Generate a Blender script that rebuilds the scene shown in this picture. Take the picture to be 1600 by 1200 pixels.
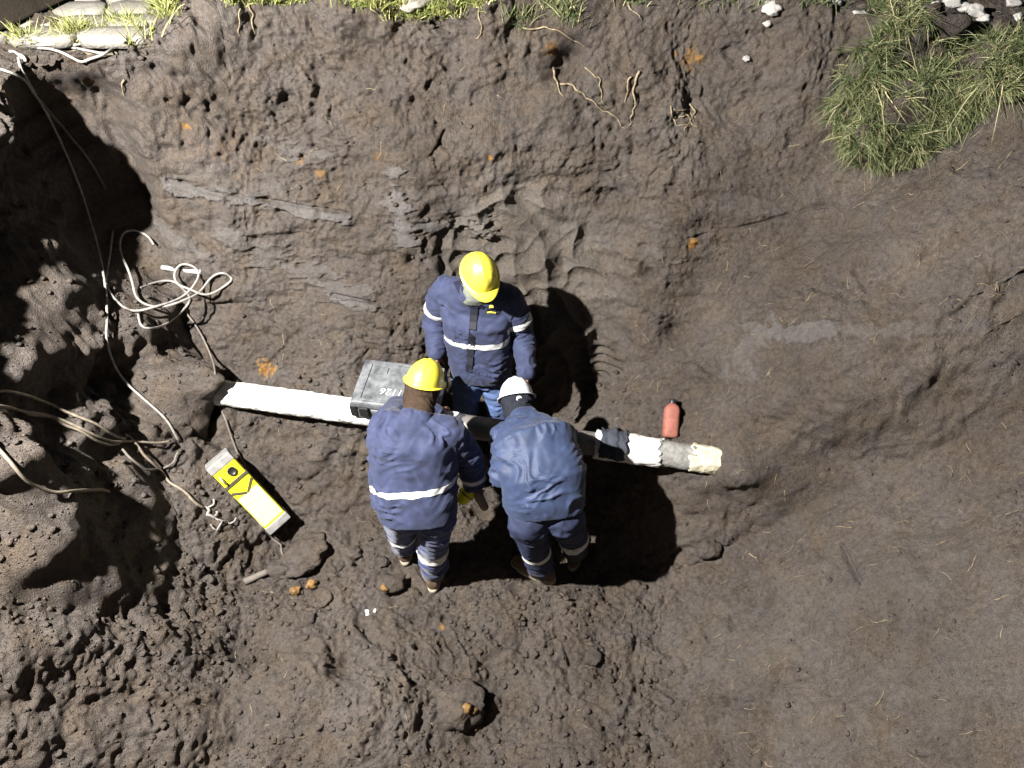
import bpy, bmesh, math, random
import numpy as np
from mathutils import Vector, Matrix

for o in list(bpy.data.objects):
    bpy.data.objects.remove(o)
scene = bpy.context.scene
C = scene.collection
random.seed(7)
RNG = np.random.default_rng(11)

# ------------------------------------------------------------------ camera
CAM = Vector((0.0, 0.0, 4.3))
PITCH = math.radians(46.0)
FPX = 1208.0                                     # focal length in pixels of the 1600 px wide photograph
cam_d = bpy.data.cameras.new('camera')
cam_d.sensor_width = 36.0
cam_d.lens = 36.0 * FPX / 1600.0
cam_d.clip_start = 0.05
cam_d.clip_end = 400.0
cam = bpy.data.objects.new('camera', cam_d)
cam.location = CAM
cam.rotation_euler = (math.pi / 2 - PITCH, 0, 0)
C.objects.link(cam)
scene.camera = cam
scene.render.resolution_x, scene.render.resolution_y = 1024, 768

# ------------------------------------------------------------------ night sky
world = bpy.data.worlds.new('World')
scene.world = world
world.use_nodes = True
wn = world.node_tree
bg = wn.nodes['Background']
sky = wn.nodes.new('ShaderNodeTexSky')
sky.sky_type = 'NISHITA'
sky.sun_disc = False
sky.sun_elevation = math.radians(12)
sky.sun_rotation = math.radians(250)
wn.links.new(sky.outputs[0], bg.inputs[0])
bg.inputs[1].default_value = 0.0110

# ------------------------------------------------------------------ the work lamp that lights the pit
LAMP = Vector((-2.62, 1.25, 4.85))
LAMP_AIM = Vector((1.1, 3.1, 0.9))
ld = bpy.data.lights.new('floodlight_beam', 'SPOT')
ld.energy = 1900.0
ld.color = (1.0, 0.97, 0.935)
ld.spot_size = math.radians(150)
ld.spot_blend = 0.8
ld.shadow_soft_size = 0.045
lo = bpy.data.objects.new('floodlight_beam', ld)
lo.location = LAMP
lo.rotation_euler = (LAMP_AIM - LAMP).to_track_quat('-Z', 'Y').to_euler()
C.objects.link(lo)

vs = scene.view_settings
vs.view_transform = 'Standard'
vs.look = 'None'
vs.gamma = 1.0
vs.exposure = 1.3
vs.use_curve_mapping = False
scene.cycles.max_bounces = 4
scene.cycles.diffuse_bounces = 2
scene.cycles.glossy_bounces = 2
scene.cycles.caustics_reflective = False
scene.cycles.caustics_refractive = False

# ================================================================== helpers
def tag(o, label=None, cat=None, group=None, kind=None):
    if label: o['label'] = label
    if cat: o['category'] = cat
    if group: o['group'] = group
    if kind: o['kind'] = kind
    return o

def empty(name, loc, label=None, cat=None, group=None):
    o = bpy.data.objects.new(name, None)
    o.location = loc
    o.empty_display_size = 0.1
    C.objects.link(o)
    return tag(o, label, cat, group)

def link_mesh(name, me, mat=None, parent=None, smooth=True):
    o = bpy.data.objects.new(name, me)
    if mat: me.materials.append(mat)
    C.objects.link(o)
    if parent is not None:
        o.parent = parent
        # vertices are given in world space: undo the parent's transform
        bpy.context.view_layer.update()
        o.matrix_parent_inverse = parent.matrix_world.inverted()
    if smooth:
        me.polygons.foreach_set('use_smooth', np.ones(len(me.polygons), dtype=bool))
    return o

def smoothstep(x, a, b):
    t = np.clip((x - a) / (b - a), 0, 1)
    return t * t * (3 - 2 * t)

def smax(a, b, k):
    h = np.clip(0.5 + 0.5 * (a - b) / k, 0, 1)
    return b + (a - b) * h + k * h * (1 - h)

def smin(a, b, k):
    return -smax(-a, -b, k)

# gradient noise --------------------------------------------------------
_perm = np.random.default_rng(3).permutation(256).astype(np.int32)
_perm = np.concatenate([_perm, _perm, _perm])
_g = np.array([[1,1,0],[-1,1,0],[1,-1,0],[-1,-1,0],[1,0,1],[-1,0,1],[1,0,-1],[-1,0,-1],
               [0,1,1],[0,-1,1],[0,1,-1],[0,-1,-1],[1,1,0],[-1,1,0],[0,-1,1],[0,-1,-1]], dtype=np.float32)

_gx, _gy, _gz = [np.ascontiguousarray(_g[:, i]) for i in range(3)]

def perlin(x, y, z):
    x = np.asarray(x, np.float32); y = np.asarray(y, np.float32); z = np.asarray(z, np.float32)
    xf = np.floor(x); yf = np.floor(y); zf = np.floor(z)
    X = xf.astype(np.int32) & 255; Y = yf.astype(np.int32) & 255; Z = zf.astype(np.int32) & 255
    x = x - xf; y = y - yf; z = z - zf
    u = x*x*x*(x*(x*6-15)+10); v = y*y*y*(y*(y*6-15)+10); w = z*z*z*(z*(z*6-15)+10)
    def gr(i, j, k):
        h = _perm[_perm[_perm[X+i]+Y+j]+Z+k] & 15
        return _gx[h]*(x-i) + _gy[h]*(y-j) + _gz[h]*(z-k)
    a = gr(0,0,0); a = a + u*(gr(1,0,0)-a)
    b = gr(0,1,0); b = b + u*(gr(1,1,0)-b)
    a = a + v*(b-a)
    c = gr(0,0,1); c = c + u*(gr(1,0,1)-c)
    d = gr(0,1,1); d = d + u*(gr(1,1,1)-d)
    c = c + v*(d-c)
    return a + w*(c-a)

def cells(x, y, seed=0):
    """distance to the nearest jittered point of a unit grid"""
    xi = np.floor(x).astype(np.int64); yi = np.floor(y).astype(np.int64)
    best = np.full(np.shape(x), 9.0, np.float32)
    for i in (-1, 0, 1):
        for j in (-1, 0, 1):
            a = xi+i; b = yi+j
            h = (a*73856093) ^ (b*19349663) ^ (seed*83492791)
            jx = ((h >> 3) & 1023)/1023.0; jy = ((h >> 13) & 1023)/1023.0
            d = (a+0.15+0.7*jx-x)**2 + (b+0.15+0.7*jy-y)**2
            best = np.minimum(best, d)
    return np.sqrt(best)

# materials -------------------------------------------------------------
def mat(name, color, rough=0.6, spec=0.3, metal=0.0, noise=0.0, nscale=20.0, bump=0.0, bscale=120.0, dark=None, sheen=0.0):
    m = bpy.data.materials.new(name)
    m.use_nodes = True
    nt = m.node_tree
    b = nt.nodes['Principled BSDF']
    b.inputs['Roughness'].default_value = rough
    b.inputs['Specular IOR Level'].default_value = spec
    b.inputs['Metallic'].default_value = metal
    b.inputs['Base Color'].default_value = (*color, 1)
    if sheen: b.inputs['Sheen Weight'].default_value = sheen
    tc = nt.nodes.new('ShaderNodeTexCoord')
    if noise > 0:
        n = nt.nodes.new('ShaderNodeTexNoise')
        n.inputs['Scale'].default_value = nscale
        n.inputs['Detail'].default_value = 8
        n.inputs['Roughness'].default_value = 0.65
        nt.links.new(tc.outputs['Object'], n.inputs['Vector'])
        r = nt.nodes.new('ShaderNodeValToRGB')
        r.color_ramp.elements[0].position = 0.35
        r.color_ramp.elements[1].position = 0.68
        d = dark if dark else tuple(c*(1-noise) for c in color)
        r.color_ramp.elements[0].color = (*d, 1)
        r.color_ramp.elements[1].color = (*color, 1)
        nt.links.new(n.outputs['Fac'], r.inputs['Fac'])
        nt.links.new(r.outputs['Color'], b.inputs['Base Color'])
    if bump > 0:
        n2 = nt.nodes.new('ShaderNodeTexNoise')
        n2.inputs['Scale'].default_value = bscale
        n2.inputs['Detail'].default_value = 6
        nt.links.new(tc.outputs['Object'], n2.inputs['Vector'])
        bp = nt.nodes.new('ShaderNodeBump')
        bp.inputs['Strength'].default_value = bump
        bp.inputs['Distance'].default_value = 0.01
        nt.links.new(n2.outputs['Fac'], bp.inputs['Height'])
        nt.links.new(bp.outputs['Normal'], b.inputs['Normal'])
    return m

def add_mud(m, z0, z1, amount, col=(0.085, 0.072, 0.058)):
    """dried mud splashed on cloth near the ground (height above the pit floor)"""
    nt = m.node_tree; b = nt.nodes['Principled BSDF']; old = b.inputs['Base Color'].links[0].from_socket
    g = nt.nodes.new('ShaderNodeNewGeometry'); sx = nt.nodes.new('ShaderNodeSeparateXYZ'); nt.links.new(g.outputs['Position'], sx.inputs[0])
    mr = nt.nodes.new('ShaderNodeMapRange'); mr.inputs[1].default_value = z1; mr.inputs[2].default_value = z0; mr.inputs[3].default_value = -0.25; mr.inputs[4].default_value = amount
    nt.links.new(sx.outputs[2], mr.inputs[0])
    n = nt.nodes.new('ShaderNodeTexNoise'); n.inputs['Scale'].default_value = 22; n.inputs['Detail'].default_value = 6; n.inputs['Roughness'].default_value = 0.7
    nt.links.new(g.outputs['Position'], n.inputs['Vector'])
    ad = nt.nodes.new('ShaderNodeMath'); ad.operation = 'ADD'; nt.links.new(mr.outputs[0], ad.inputs[0]); nt.links.new(n.outputs['Fac'], ad.inputs[1])
    r = nt.nodes.new('ShaderNodeValToRGB'); r.color_ramp.elements[0].position = 0.62; r.color_ramp.elements[1].position = 0.86
    nt.links.new(ad.outputs[0], r.inputs['Fac'])
    mx = nt.nodes.new('ShaderNodeMix'); mx.data_type = 'RGBA'; nt.links.new(r.outputs['Color'], mx.inputs[0]); nt.links.new(old, mx.inputs[6]); mx.inputs[7].default_value = (*col, 1)
    nt.links.new(mx.outputs[2], b.inputs['Base Color'])

def soil_material(name, with_masks):
    m = bpy.data.materials.new(name)
    m.use_nodes = True
    nt = m.node_tree; N = nt.nodes; L = nt.links
    b = N['Principled BSDF']
    b.inputs['Roughness'].default_value = 0.93
    b.inputs['Specular IOR Level'].default_value = 0.18
    tc = N.new('ShaderNodeTexCoord')
    def noise(scale, detail=8, rough=0.6, vec=None):
        n = N.new('ShaderNodeTexNoise')
        n.inputs['Scale'].default_value = scale
        n.inputs['Detail'].default_value = detail
        n.inputs['Roughness'].default_value = rough
        L.new(vec if vec else tc.outputs['Object'], n.inputs['Vector'])
        return n.outputs['Fac']
    def ramp(fac, stops):
        r = N.new('ShaderNodeValToRGB')
        e = r.color_ramp.elements
        while len(e) < len(stops): e.new(0.5)
        for i, (p, c) in enumerate(stops):
            e[i].position = p
            e[i].color = (*c, 1)
        L.new(fac, r.inputs['Fac'])
        return r.outputs['Color']
    def mix(fac, a, c, mode='MIX'):
        x = N.new('ShaderNodeMix'); x.data_type = 'RGBA'; x.blend_type = mode
        if isinstance(fac, float): x.inputs[0].default_value = fac
        else: L.new(fac, x.inputs[0])
        L.new(a, x.inputs[6])
        if isinstance(c, tuple): x.inputs[7].default_value = (*c, 1)
        else: L.new(c, x.inputs[7])
        return x.outputs[2]
    base = ramp(noise(1.6, 6, 0.62), [(0.30, (0.066, 0.055, 0.047)), (0.5, (0.089, 0.0755, 0.066)), (0.72, (0.116, 0.101, 0.091))])
    fine = ramp(noise(38, 5, 0.72), [(0.30, (0.60, 0.59, 0.58)), (0.52, (1.0, 1.0, 1.0)), (0.75, (1.35, 1.32, 1.28))])
    col = mix(1.0, base, fine, 'MULTIPLY')
    warm = ramp(noise(5.5, 5, 0.6), [(0.42, (1.0, 1.0, 1.0)), (0.72, (1.12, 1.02, 0.86))])
    col = mix(1.0, col, warm, 'MULTIPLY')
    if with_masks:
        at = N.new('ShaderNodeAttribute'); at.attribute_name = 'mask'
        sp = N.new('ShaderNodeSeparateColor')
        L.new(at.outputs['Color'], sp.inputs[0])
        clay = ramp(noise(16, 6, 0.65), [(0.3, (0.088, 0.080, 0.073)), (0.7, (0.150, 0.139, 0.133))])
        col = mix(sp.outputs[0], col, clay)
        rust = ramp(noise(30, 6, 0.7), [(0.35, (0.15, 0.075, 0.02)), (0.70, (0.50, 0.26, 0.06))])
        col = mix(sp.outputs[1], col, rust)
        pale = ramp(noise(60, 4, 0.6), [(0.3, (0.30, 0.27, 0.22)), (0.7, (0.50, 0.46, 0.40))])
        col = mix(sp.outputs[2], col, pale)
    # sparse pale grit
    vo = N.new('ShaderNodeTexVoronoi'); vo.inputs['Scale'].default_value = 34
    L.new(tc.outputs['Object'], vo.inputs['Vector'])
    grit = ramp(vo.outputs['Distance'], [(0.035, (1, 1, 1)), (0.06, (0, 0, 0))])
    sel = ramp(noise(7, 3, 0.5), [(0.60, (0, 0, 0)), (0.66, (1, 1, 1))])
    gm = mix(1.0, grit, sel, 'MULTIPLY')
    col = mix(gm, col, (0.34, 0.28, 0.19))
    L.new(col, b.inputs['Base Color'])
    # relief
    b1 = N.new('ShaderNodeBump'); b1.inputs['Strength'].default_value = 1.0; b1.inputs['Distance'].default_value = 0.022
    L.new(noise(46, 5, 0.72), b1.inputs['Height'])
    b2 = N.new('ShaderNodeBump'); b2.inputs['Strength'].default_value = 1.0; b2.inputs['Distance'].default_value = 0.008
    L.new(noise(150, 2, 0.6), b2.inputs['Height'])
    L.new(b1.outputs['Normal'], b2.inputs['Normal'])
    L.new(b2.outputs['Normal'], b.inputs['Normal'])
    return m

M = {}
M['soil'] = soil_material('dark_soil', True)
M['clod'] = soil_material('dark_soil_clod', False)
M['navy'] = mat('navy_workwear', (0.042, 0.051, 0.105), 0.75, 0.2, noise=0.45, nscale=11, bump=0.15, bscale=260, sheen=0.08)
M['navy_dark'] = mat('dark_navy_lining', (0.02, 0.022, 0.045), 0.8, 0.2, noise=0.3, bump=0.1)
M['navy_pants'] = mat('navy_trousers', (0.036, 0.055, 0.165), 0.75, 0.22, noise=0.4, nscale=8, bump=0.12, bscale=240, sheen=0.2)
M['navy_back'] = mat('blue_rain_jacket', (0.033, 0.050, 0.108), 0.6, 0.3, noise=0.4, nscale=9, bump=0.1, bscale=200, sheen=0.08)
M['slate_pants'] = mat('slate_trousers', (0.032, 0.040, 0.080), 0.8, 0.2, noise=0.4, nscale=9, bump=0.12, bscale=240)
M['jeans'] = mat('faded_jeans', (0.10, 0.15, 0.30), 0.85, 0.2, noise=0.4, nscale=12, bump=0.15, bscale=240)
M['reflect'] = mat('reflective_tape', (0.72, 0.72, 0.71), 0.45, 0.5, noise=0.5, nscale=34)
M['helmet_y'] = mat('yellow_helmet_plastic', (0.92, 0.82, 0.07), 0.38, 0.7, noise=0.3, nscale=26, bump=0.05)
M['helmet_w'] = mat('white_helmet_plastic', (0.84, 0.85, 0.86), 0.38, 0.6, noise=0.3, nscale=26, bump=0.05)
M['black'] = mat('black_plastic', (0.018, 0.018, 0.02), 0.45, 0.45, noise=0.3, nscale=30)
M['brown_knit'] = mat('brown_knit', (0.060, 0.040, 0.027), 0.95, 0.1, noise=0.4, nscale=60, bump=0.6, bscale=420)
M['dark_hood'] = mat('dark_hood_cloth', (0.02, 0.022, 0.03), 0.9, 0.15, noise=0.4, nscale=30, bump=0.3, bscale=300)
M['grey_scarf'] = mat('grey_shirt', (0.17, 0.18, 0.15), 0.9, 0.1, noise=0.3, nscale=30, bump=0.3, bscale=200)
M['skin'] = mat('skin', (0.36, 0.19, 0.12), 0.55, 0.35, noise=0.18, nscale=40)
M['eye'] = mat('eye', (0.03, 0.02, 0.015), 0.2, 0.5)
M['boot'] = mat('tan_boot_leather', (0.15, 0.10, 0.065), 0.7, 0.3, noise=0.45, nscale=24, bump=0.2)
M['sole'] = mat('pale_rubber_sole', (0.42, 0.37, 0.28), 0.8, 0.2, noise=0.4, nscale=20)
M['steel'] = mat('dull_pipe_steel', (0.26, 0.235, 0.215), 0.55, 0.4, metal=0.35, noise=0.5, nscale=16, bump=0.15, bscale=90)
M['wrap'] = mat('white_pipe_coating', (0.84, 0.83, 0.79), 0.7, 0.3, noise=0.35, nscale=12, bump=0.45, bscale=60)
M['cream'] = mat('cream_pipe_coating', (0.70, 0.65, 0.48), 0.8, 0.25, noise=0.5, nscale=26, bump=0.5, bscale=60)
M['grey_wrap'] = mat('grey_adhesive', (0.30, 0.29, 0.27), 0.8, 0.25, noise=0.5, nscale=24, bump=0.4, bscale=70)
M['cloth_dark'] = mat('charcoal_cloth', (0.055, 0.06, 0.075), 0.9, 0.15, noise=0.4, nscale=30, bump=0.3)
M['case'] = mat('dusty_black_case', (0.19, 0.20, 0.205), 0.5, 0.45, noise=0.6, nscale=14, dark=(0.05, 0.052, 0.056), bump=0.15)
M['yellow'] = mat('yellow_paint', (0.88, 0.80, 0.02), 0.45, 0.4, noise=0.12, nscale=12)
M['alu'] = mat('scuffed_aluminium', (0.42, 0.41, 0.39), 0.5, 0.5, metal=0.4, noise=0.4, nscale=22)
M['strap'] = mat('dark_olive_strap', (0.07, 0.065, 0.035), 0.8, 0.2, noise=0.3)
M['red'] = mat('red_bottle_plastic', (0.34, 0.125, 0.095), 0.7, 0.3, noise=0.4, nscale=28)
M['cable'] = mat('grey_cable_rubber', (0.34, 0.32, 0.29), 0.65, 0.3, noise=0.5, nscale=40)
M['cable_dark'] = mat('muddy_cable_rubber', (0.17, 0.15, 0.125), 0.75, 0.3, noise=0.4, nscale=30)
M['rope'] = mat('muddy_steel_wire', (0.24, 0.20, 0.15), 0.7, 0.35, noise=0.5, nscale=40)
M['pvc'] = mat('grey_pvc', (0.46, 0.46, 0.46), 0.5, 0.4, noise=0.25, nscale=20)
M['root'] = mat('pale_root', (0.34, 0.27, 0.17), 0.9, 0.2, noise=0.7, nscale=50, bump=0.3)
M['rust'] = mat('ochre_clay', (0.26, 0.155, 0.062), 0.95, 0.1, noise=0.75, nscale=45, bump=0.5, bscale=80)
M['stone'] = mat('pale_stone', (0.45, 0.43, 0.40), 0.9, 0.2, noise=0.4, nscale=20, bump=0.5, bscale=60)
M['pave'] = mat('worn_paving_stone', (0.27, 0.25, 0.215), 0.9, 0.25, noise=0.38, nscale=7, bump=0.5, bscale=70)
M['joint'] = mat('paving_joint_earth', (0.17, 0.15, 0.10), 0.95, 0.1, noise=0.4, nscale=12, bump=0.6, bscale=60)
M['timber'] = mat('dark_timber', (0.05, 0.04, 0.03), 0.85, 0.2, noise=0.4, nscale=10, bump=0.3)
M['paint_white'] = mat('white_marker', (0.80, 0.80, 0.80), 0.7, 0.2, noise=0.3, nscale=60)
M['badge'] = mat('yellow_embroidery', (0.75, 0.65, 0.12), 0.8, 0.2, noise=0.3, nscale=80)
M['white_plastic'] = mat('white_plastic', (0.80, 0.80, 0.78), 0.4, 0.4, noise=0.12, nscale=20)
M['zip'] = mat('black_zip_flap', (0.015, 0.016, 0.025), 0.7, 0.3, noise=0.2)

for k_, z0_, z1_, a_ in [('navy_pants', 0.10, 0.60, 0.30), ('slate_pants', 0.10, 0.60, 0.30), ('jeans', 0.1, 0.7, 0.3), ('boot', -0.1, 0.25, 0.45), ('sole', -0.1, 0.2, 0.25), ('navy', 0.5, 1.2, 0.10), ('navy_back', 0.5, 1.2, 0.12)]:
    add_mud(M[k_], z0_, z1_, a_)

def grass_material(name, a, c, d):
    m = bpy.data.materials.new(name); m.use_nodes = True
    nt = m.node_tree; b = nt.nodes['Principled BSDF']
    b.inputs['Roughness'].default_value = 0.6
    b.inputs['Specular IOR Level'].default_value = 0.3
    at = nt.nodes.new('ShaderNodeAttribute'); at.attribute_name = 'tone'
    r = nt.nodes.new('ShaderNodeValToRGB')
    e = r.color_ramp.elements
    e.new(0.5)
    for i, (p, cc) in enumerate([(0.1, a), (0.55, c), (0.9, d)]):
        e[i].position = p; e[i].color = (*cc, 1)
    nt.links.new(at.outputs['Fac'], r.inputs['Fac'])
    nt.links.new(r.outputs['Color'], b.inputs['Base Color'])
    return m
M['grass'] = grass_material('grass_blade', (0.045, 0.070, 0.025), (0.150, 0.165, 0.070), (0.44, 0.39, 0.22))
M['grass_lit'] = grass_material('lit_grass_blade', (0.11, 0.145, 0.03), (0.27, 0.28, 0.09), (0.52, 0.46, 0.22))  # brighter copy of the grass, lamp light put into the colour

# pixel rays ------------------------------------------------------------
cP, sP = math.cos(PITCH), math.sin(PITCH)
def ray(u, v):
    cx, cy = (u-800)/FPX, (600-v)/FPX
    return Vector((cx, cP + cy*sP, -sP + cy*cP))
def PZ(u, v, z):
    d = ray(u, v)
    return CAM + d*((z-CAM.z)/d.z)
def PY(u, v, y):
    d = ray(u, v)
    return CAM + d*(y/d.y)

# ================================================================== the pit
RIM = 2.64
def interp(x, xs, ys):
    return np.interp(x, xs, ys)

def H(x, y):
    x = np.asarray(x, float); y = np.asarray(y, float)
    floor = 0.03*np.sin(x*2.1+0.5)*np.cos(y*1.7) + 0.10*smoothstep(-x, 0.6, 1.6)*smoothstep(2.6-y, 0, 1.2)
    floor = floor + 0.10*np.exp(-(((x+0.95)/0.5)**2 + ((y-1.75)/0.35)**2))
    # hollow dug out under the pipe at the right
    floor = floor - 0.24*np.exp(-((((x-0.80)/0.34)**2 + ((y-2.66)/0.30)**2))**1.5)
    # ledges that carry the ends of the pipe
    lL = 0.72*smoothstep(y, 2.86, 3.28)*smoothstep(-x, 0.50, 1.0)*smoothstep(x, -2.15, -1.80)
    lR = 0.70*smoothstep(y, 2.60, 2.90)*smoothstep(x, 0.62, 1.02)
    z = smax(floor, lL, 0.06)
    z = smax(z, lR, 0.08)
    # back wall
    nic = smoothstep(x, -0.62, -0.30)*(1-smoothstep(x, 0.55, 0.95))
    yb = 3.62 + 0.22*nic
    yt = interp(x, [-9, -2.45, -2.05, -1.62, -1.3, 0.0, 1.2, 2.0, 3.0, 9], [3.9, 3.93, 4.06, 4.42, 4.52, 4.50, 4.44, 4.36, 4.20, 4.0])
    yt = yt + 0.025*np.sin(x*5.1+1) + 0.015*np.sin(x*11.3)
    m1 = (RIM-0.75)/(yt-yb)
    zc = np.where(y < yb, 0.75+(y-yb)*6.0, 0.75+(y-yb)*m1)
    m2 = (RIM-1.12)/(yt-3.80)
    zl = np.where(y < 3.80, 0.75+(y-3.50)*1.25, 1.12+(y-3.80)*m2)
    wl = smoothstep(-x, 0.55, 1.1)
    z = smax(z, zc*(1-wl)+zl*wl, 0.07)
    # right slope
    xr = interp(y, [0, 1.2, 2.2, 2.50, 2.60, 2.70, 2.85, 3.2, 3.5, 4.5], [0.45, 0.80, 1.0, 0.98, 0.80, 0.50, 0.30, 0.20, 0.18, 0.16])
    zr = (x-xr)*1.05
    z = smax(z, zr, 0.14 + 0.40*smoothstep(z, 0.7, 1.3))
    # left wall, almost plumb, and the slumped heap at its foot
    xl = -2.95 + 0.50*smoothstep(y, 1.50, 2.00) - 0.04*np.sin(y*5.1+0.4)
    z = smax(z, RIM - (x-xl)*4.4, 0.06)
    heap = 1.22 - (x+2.55)*1.15 + 0.12*np.sin(y*4.3+1.0) 
    heap = np.where(y < 3.05, heap, heap - (y-3.05)*3.0)
    z = smax(z, heap, 0.10)
    # a spur that runs from the left wall towards the yellow box
    ax, ay, az, bx_, by_, bz = -2.46, 3.50, 1.25, -1.98, 3.06, 0.62
    t = np.clip(((x-ax)*(bx_-ax)+(y-ay)*(by_-ay))/((bx_-ax)**2+(by_-ay)**2), 0, 1)
    dd = np.hypot(x-(ax+t*(bx_-ax)), y-(ay+t*(by_-ay)))
    z = smax(z, az-0.10+t*(bz-az) - 3.0*dd, 0.05)
    # near wall, under the photographer
    z = smax(z, (0.72-y)*4.0, 0.08)
    rim = RIM + 0.10*smoothstep(x, -1.75, -1.4)*np.exp(-((y-4.7)/0.5)**2)*(1+0.6*np.sin(x*2.3)) - 0.05*smoothstep(-x, 1.8, 2.1)*smoothstep(y, 3.9, 4.1)
    return smin(z, rim, 0.07)

def march(u, v):
    d = ray(u, v)
    t = np.linspace(1.5, 12, 4000)
    x = CAM.x+d.x*t; y = CAM.y+d.y*t; z = CAM.z+d.z*t
    k = np.argmax(z < H(x, y))
    return [float(x[k]), float(y[k]), float(z[k])]

def build_terrain():
    xs = np.concatenate([np.linspace(-70, -6, 14), np.linspace(-5.6, -3.05, 24), np.linspace(-3.04, -2.30, 260), np.linspace(-2.296, -1.9, 70),
                         np.linspace(-1.893, 2.95, 730), np.linspace(2.97, 4.2, 40), np.linspace(4.5, 70, 16)])
    ys = np.concatenate([np.linspace(-70, -1.0, 14), np.linspace(-0.8, 0.98, 50), np.linspace(0.99, 2.2, 150), np.linspace(2.207, 3.45, 215),
                         np.linspace(3.4535, 4.75, 520), np.linspace(4.77, 6, 40), np.linspace(6.4, 90, 16)])
    X, Y = np.meshgrid(xs, ys)
    Z = H(X, Y)
    ny, nx = X.shape
    gy, gx = np.gradient(Z)
    dzx = gx/np.gradient(X, axis=1); dzy = gy/np.gradient(Y, axis=0)
    nrm = np.stack([-dzx, -dzy, np.ones_like(Z)], -1)
    nrm /= np.linalg.norm(nrm, axis=-1, keepdims=True)
    f32 = np.float32
    x, y, z = X.astype(f32), Y.astype(f32), Z.astype(f32)
    near = smoothstep(np.hypot(x, y-2.8), 6.5, 4.5)
    # longest mesh edge at each vertex: relief finer than the mesh can carry is left to the material
    ex = np.abs(np.gradient(X, axis=1))*np.sqrt(1+dzx**2); ey = np.abs(np.gradient(Y, axis=0))*np.sqrt(1+dzy**2)
    el = np.maximum(ex, ey).astype(f32)
    aa = lambda f: smoothstep(el*f, 0.62, 0.30)
    # how broken the ground is
    right = smoothstep(x, 0.95, 1.6)*smoothstep(z, 0.05, 0.5)
    wall = smoothstep(y, 3.35, 3.65)
    top = smoothstep(z, 1.75, 2.2)
    left = smoothstep(-x, 1.75, 2.1)
    rough = 0.75 - 0.45*right - 0.18*wall*(1-top) + 0.25*top*(1-0.5*smoothstep(x, 0.8, 1.8)) + 0.22*left*(1-wall*0.7)
    rough = rough + 0.12*smoothstep(2.45-y, 0, 0.7)*(1-right)
    patch = 0.5+0.9*perlin(x*1.1+7, y*1.1, z*1.1)+0.5*perlin(x*2.9+7, y*2.9, z*2.9)
    rough = np.clip(rough*(0.35+1.25*patch), 0.08, 1.6)*(1-0.6*np.exp(-((x-1.1)/0.22)**2)*wall)*(1-0.35*smoothstep(2.5-y, 0, 0.5)*smoothstep(-x, 0.4, 1.2))
    warp = 0.12*perlin(x*3+3, y*3, z*3+9)
    xw, yw, zw = x+warp, y-warp, z+warp
    d = 0.085*perlin(x*1.5+1, y*1.5, z*1.5) + 0.045*perlin(x*3.3, y*3.3+4, z*3.3)
    b1 = np.abs(perlin(xw*5.2, yw*5.2, zw*5.2+2))
    b2 = np.abs(perlin(xw*11.5+5, yw*11.5, zw*11.5))
    b3 = np.abs(perlin(xw*24+5, yw*24, zw*24+8))
    f1 = perlin(x*8+2, y*8, z*8)
    soft = wall*0.55 + right*0.3
    d += rough*(1-soft*0.75)*(0.052*(b1-0.25) + 0.024*aa(11.5)*(b2-0.25) + 0.014*aa(24)*(b3-0.25))
    d += (0.35+0.65*rough)*(0.026*f1 + 0.022*perlin(xw*13, yw*13+3, zw*13+6) + 0.017*aa(26)*perlin(xw*26, yw*26+3, zw*26))
    d += (0.3+0.7*rough)*0.0105*aa(48)*perlin(x*48, y*48, z*48)
    d += (0.5+0.6*rough)*0.0070*aa(95)*perlin(x*95, y*95, z*95)
    d += left*(1-wall)*(0.07*perlin(x*2.6, y*2.6+2, z*2.6) + 0.045*perlin(xw*5.5, yw*5.5+8, zw*5.5))
    # the left wall is undercut below its rim
    d -= 0.22*smoothstep(-x, 2.05, 2.25)*smoothstep(z, 1.15, 1.55)*(1-smoothstep(z, 2.30, 2.56))
    # sharp crumbly pits
    pit = np.clip(perlin(xw*7.5+11, yw*7.5, zw*6.0)-0.24, 0, 1)*rough
    d -= (0.09+0.04*wall)*pit
    pit2 = np.clip(perlin(x*19+11, y*19, z*15)-0.30, 0, 1)*rough
    d -= 0.085*pit2*aa(19)
    # smears left by the digger bucket: long, slightly slanting strata on the walls
    st = perlin(x*1.2+y*0.4, y*1.5, (z-0.12*x)*13.0)
    st2 = perlin(x*3.0, y*3.0+5, (z+0.08*x)*30.0)
    band = wall*smoothstep(z, 0.85, 1.1)*(1-smoothstep(z, 1.9, 2.2))*(1-0.6*right)
    d += band*(0.030*st + 0.008*st2)
    # slanting scrape lines on the right slope
    sc = perlin((x*0.6+z*0.6)*2.0, (y-0.5*x)*7.0, z*1.0)
    d += right*0.022*sc
    gro = perlin((x+z)*0.5+3, (y-0.42*x+0.05*f1)*20.0, z*0.5)
    d += right*0.012*gro*smoothstep(perlin(x*1.3+9, y*1.3, z*1.3), -0.15, 0.25)
    d += right*0.05*(np.abs(perlin(x*2.4+2, y*2.4, z*2.4))-0.2)
    # niche with spade cuts behind the standing worker
    wob = 0.10*perlin(z*3, x*3, y*2)
    nm = smoothstep(x+wob, -0.52, -0.36)*(1-smoothstep(x+wob, 0.50, 0.85))*wall
    topz = 1.80 + 1.2*wob - 1.1*(x-0.05)**2
    nm = nm*(1-smoothstep(z, topz-0.22, topz+0.03))*smoothstep(z, 0.2, 0.5)
    cd = cells((x+0.3*wob)*6.0 + z*3.1 + 0.9*perlin(x*4, z*4, y*2), z*6.0-2.4*x+0.9*perlin(x*4+9, z*4, y*2), 5)
    d = d*(1-0.6*nm) - nm*(0.075 - 0.12*cd**2)
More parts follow.
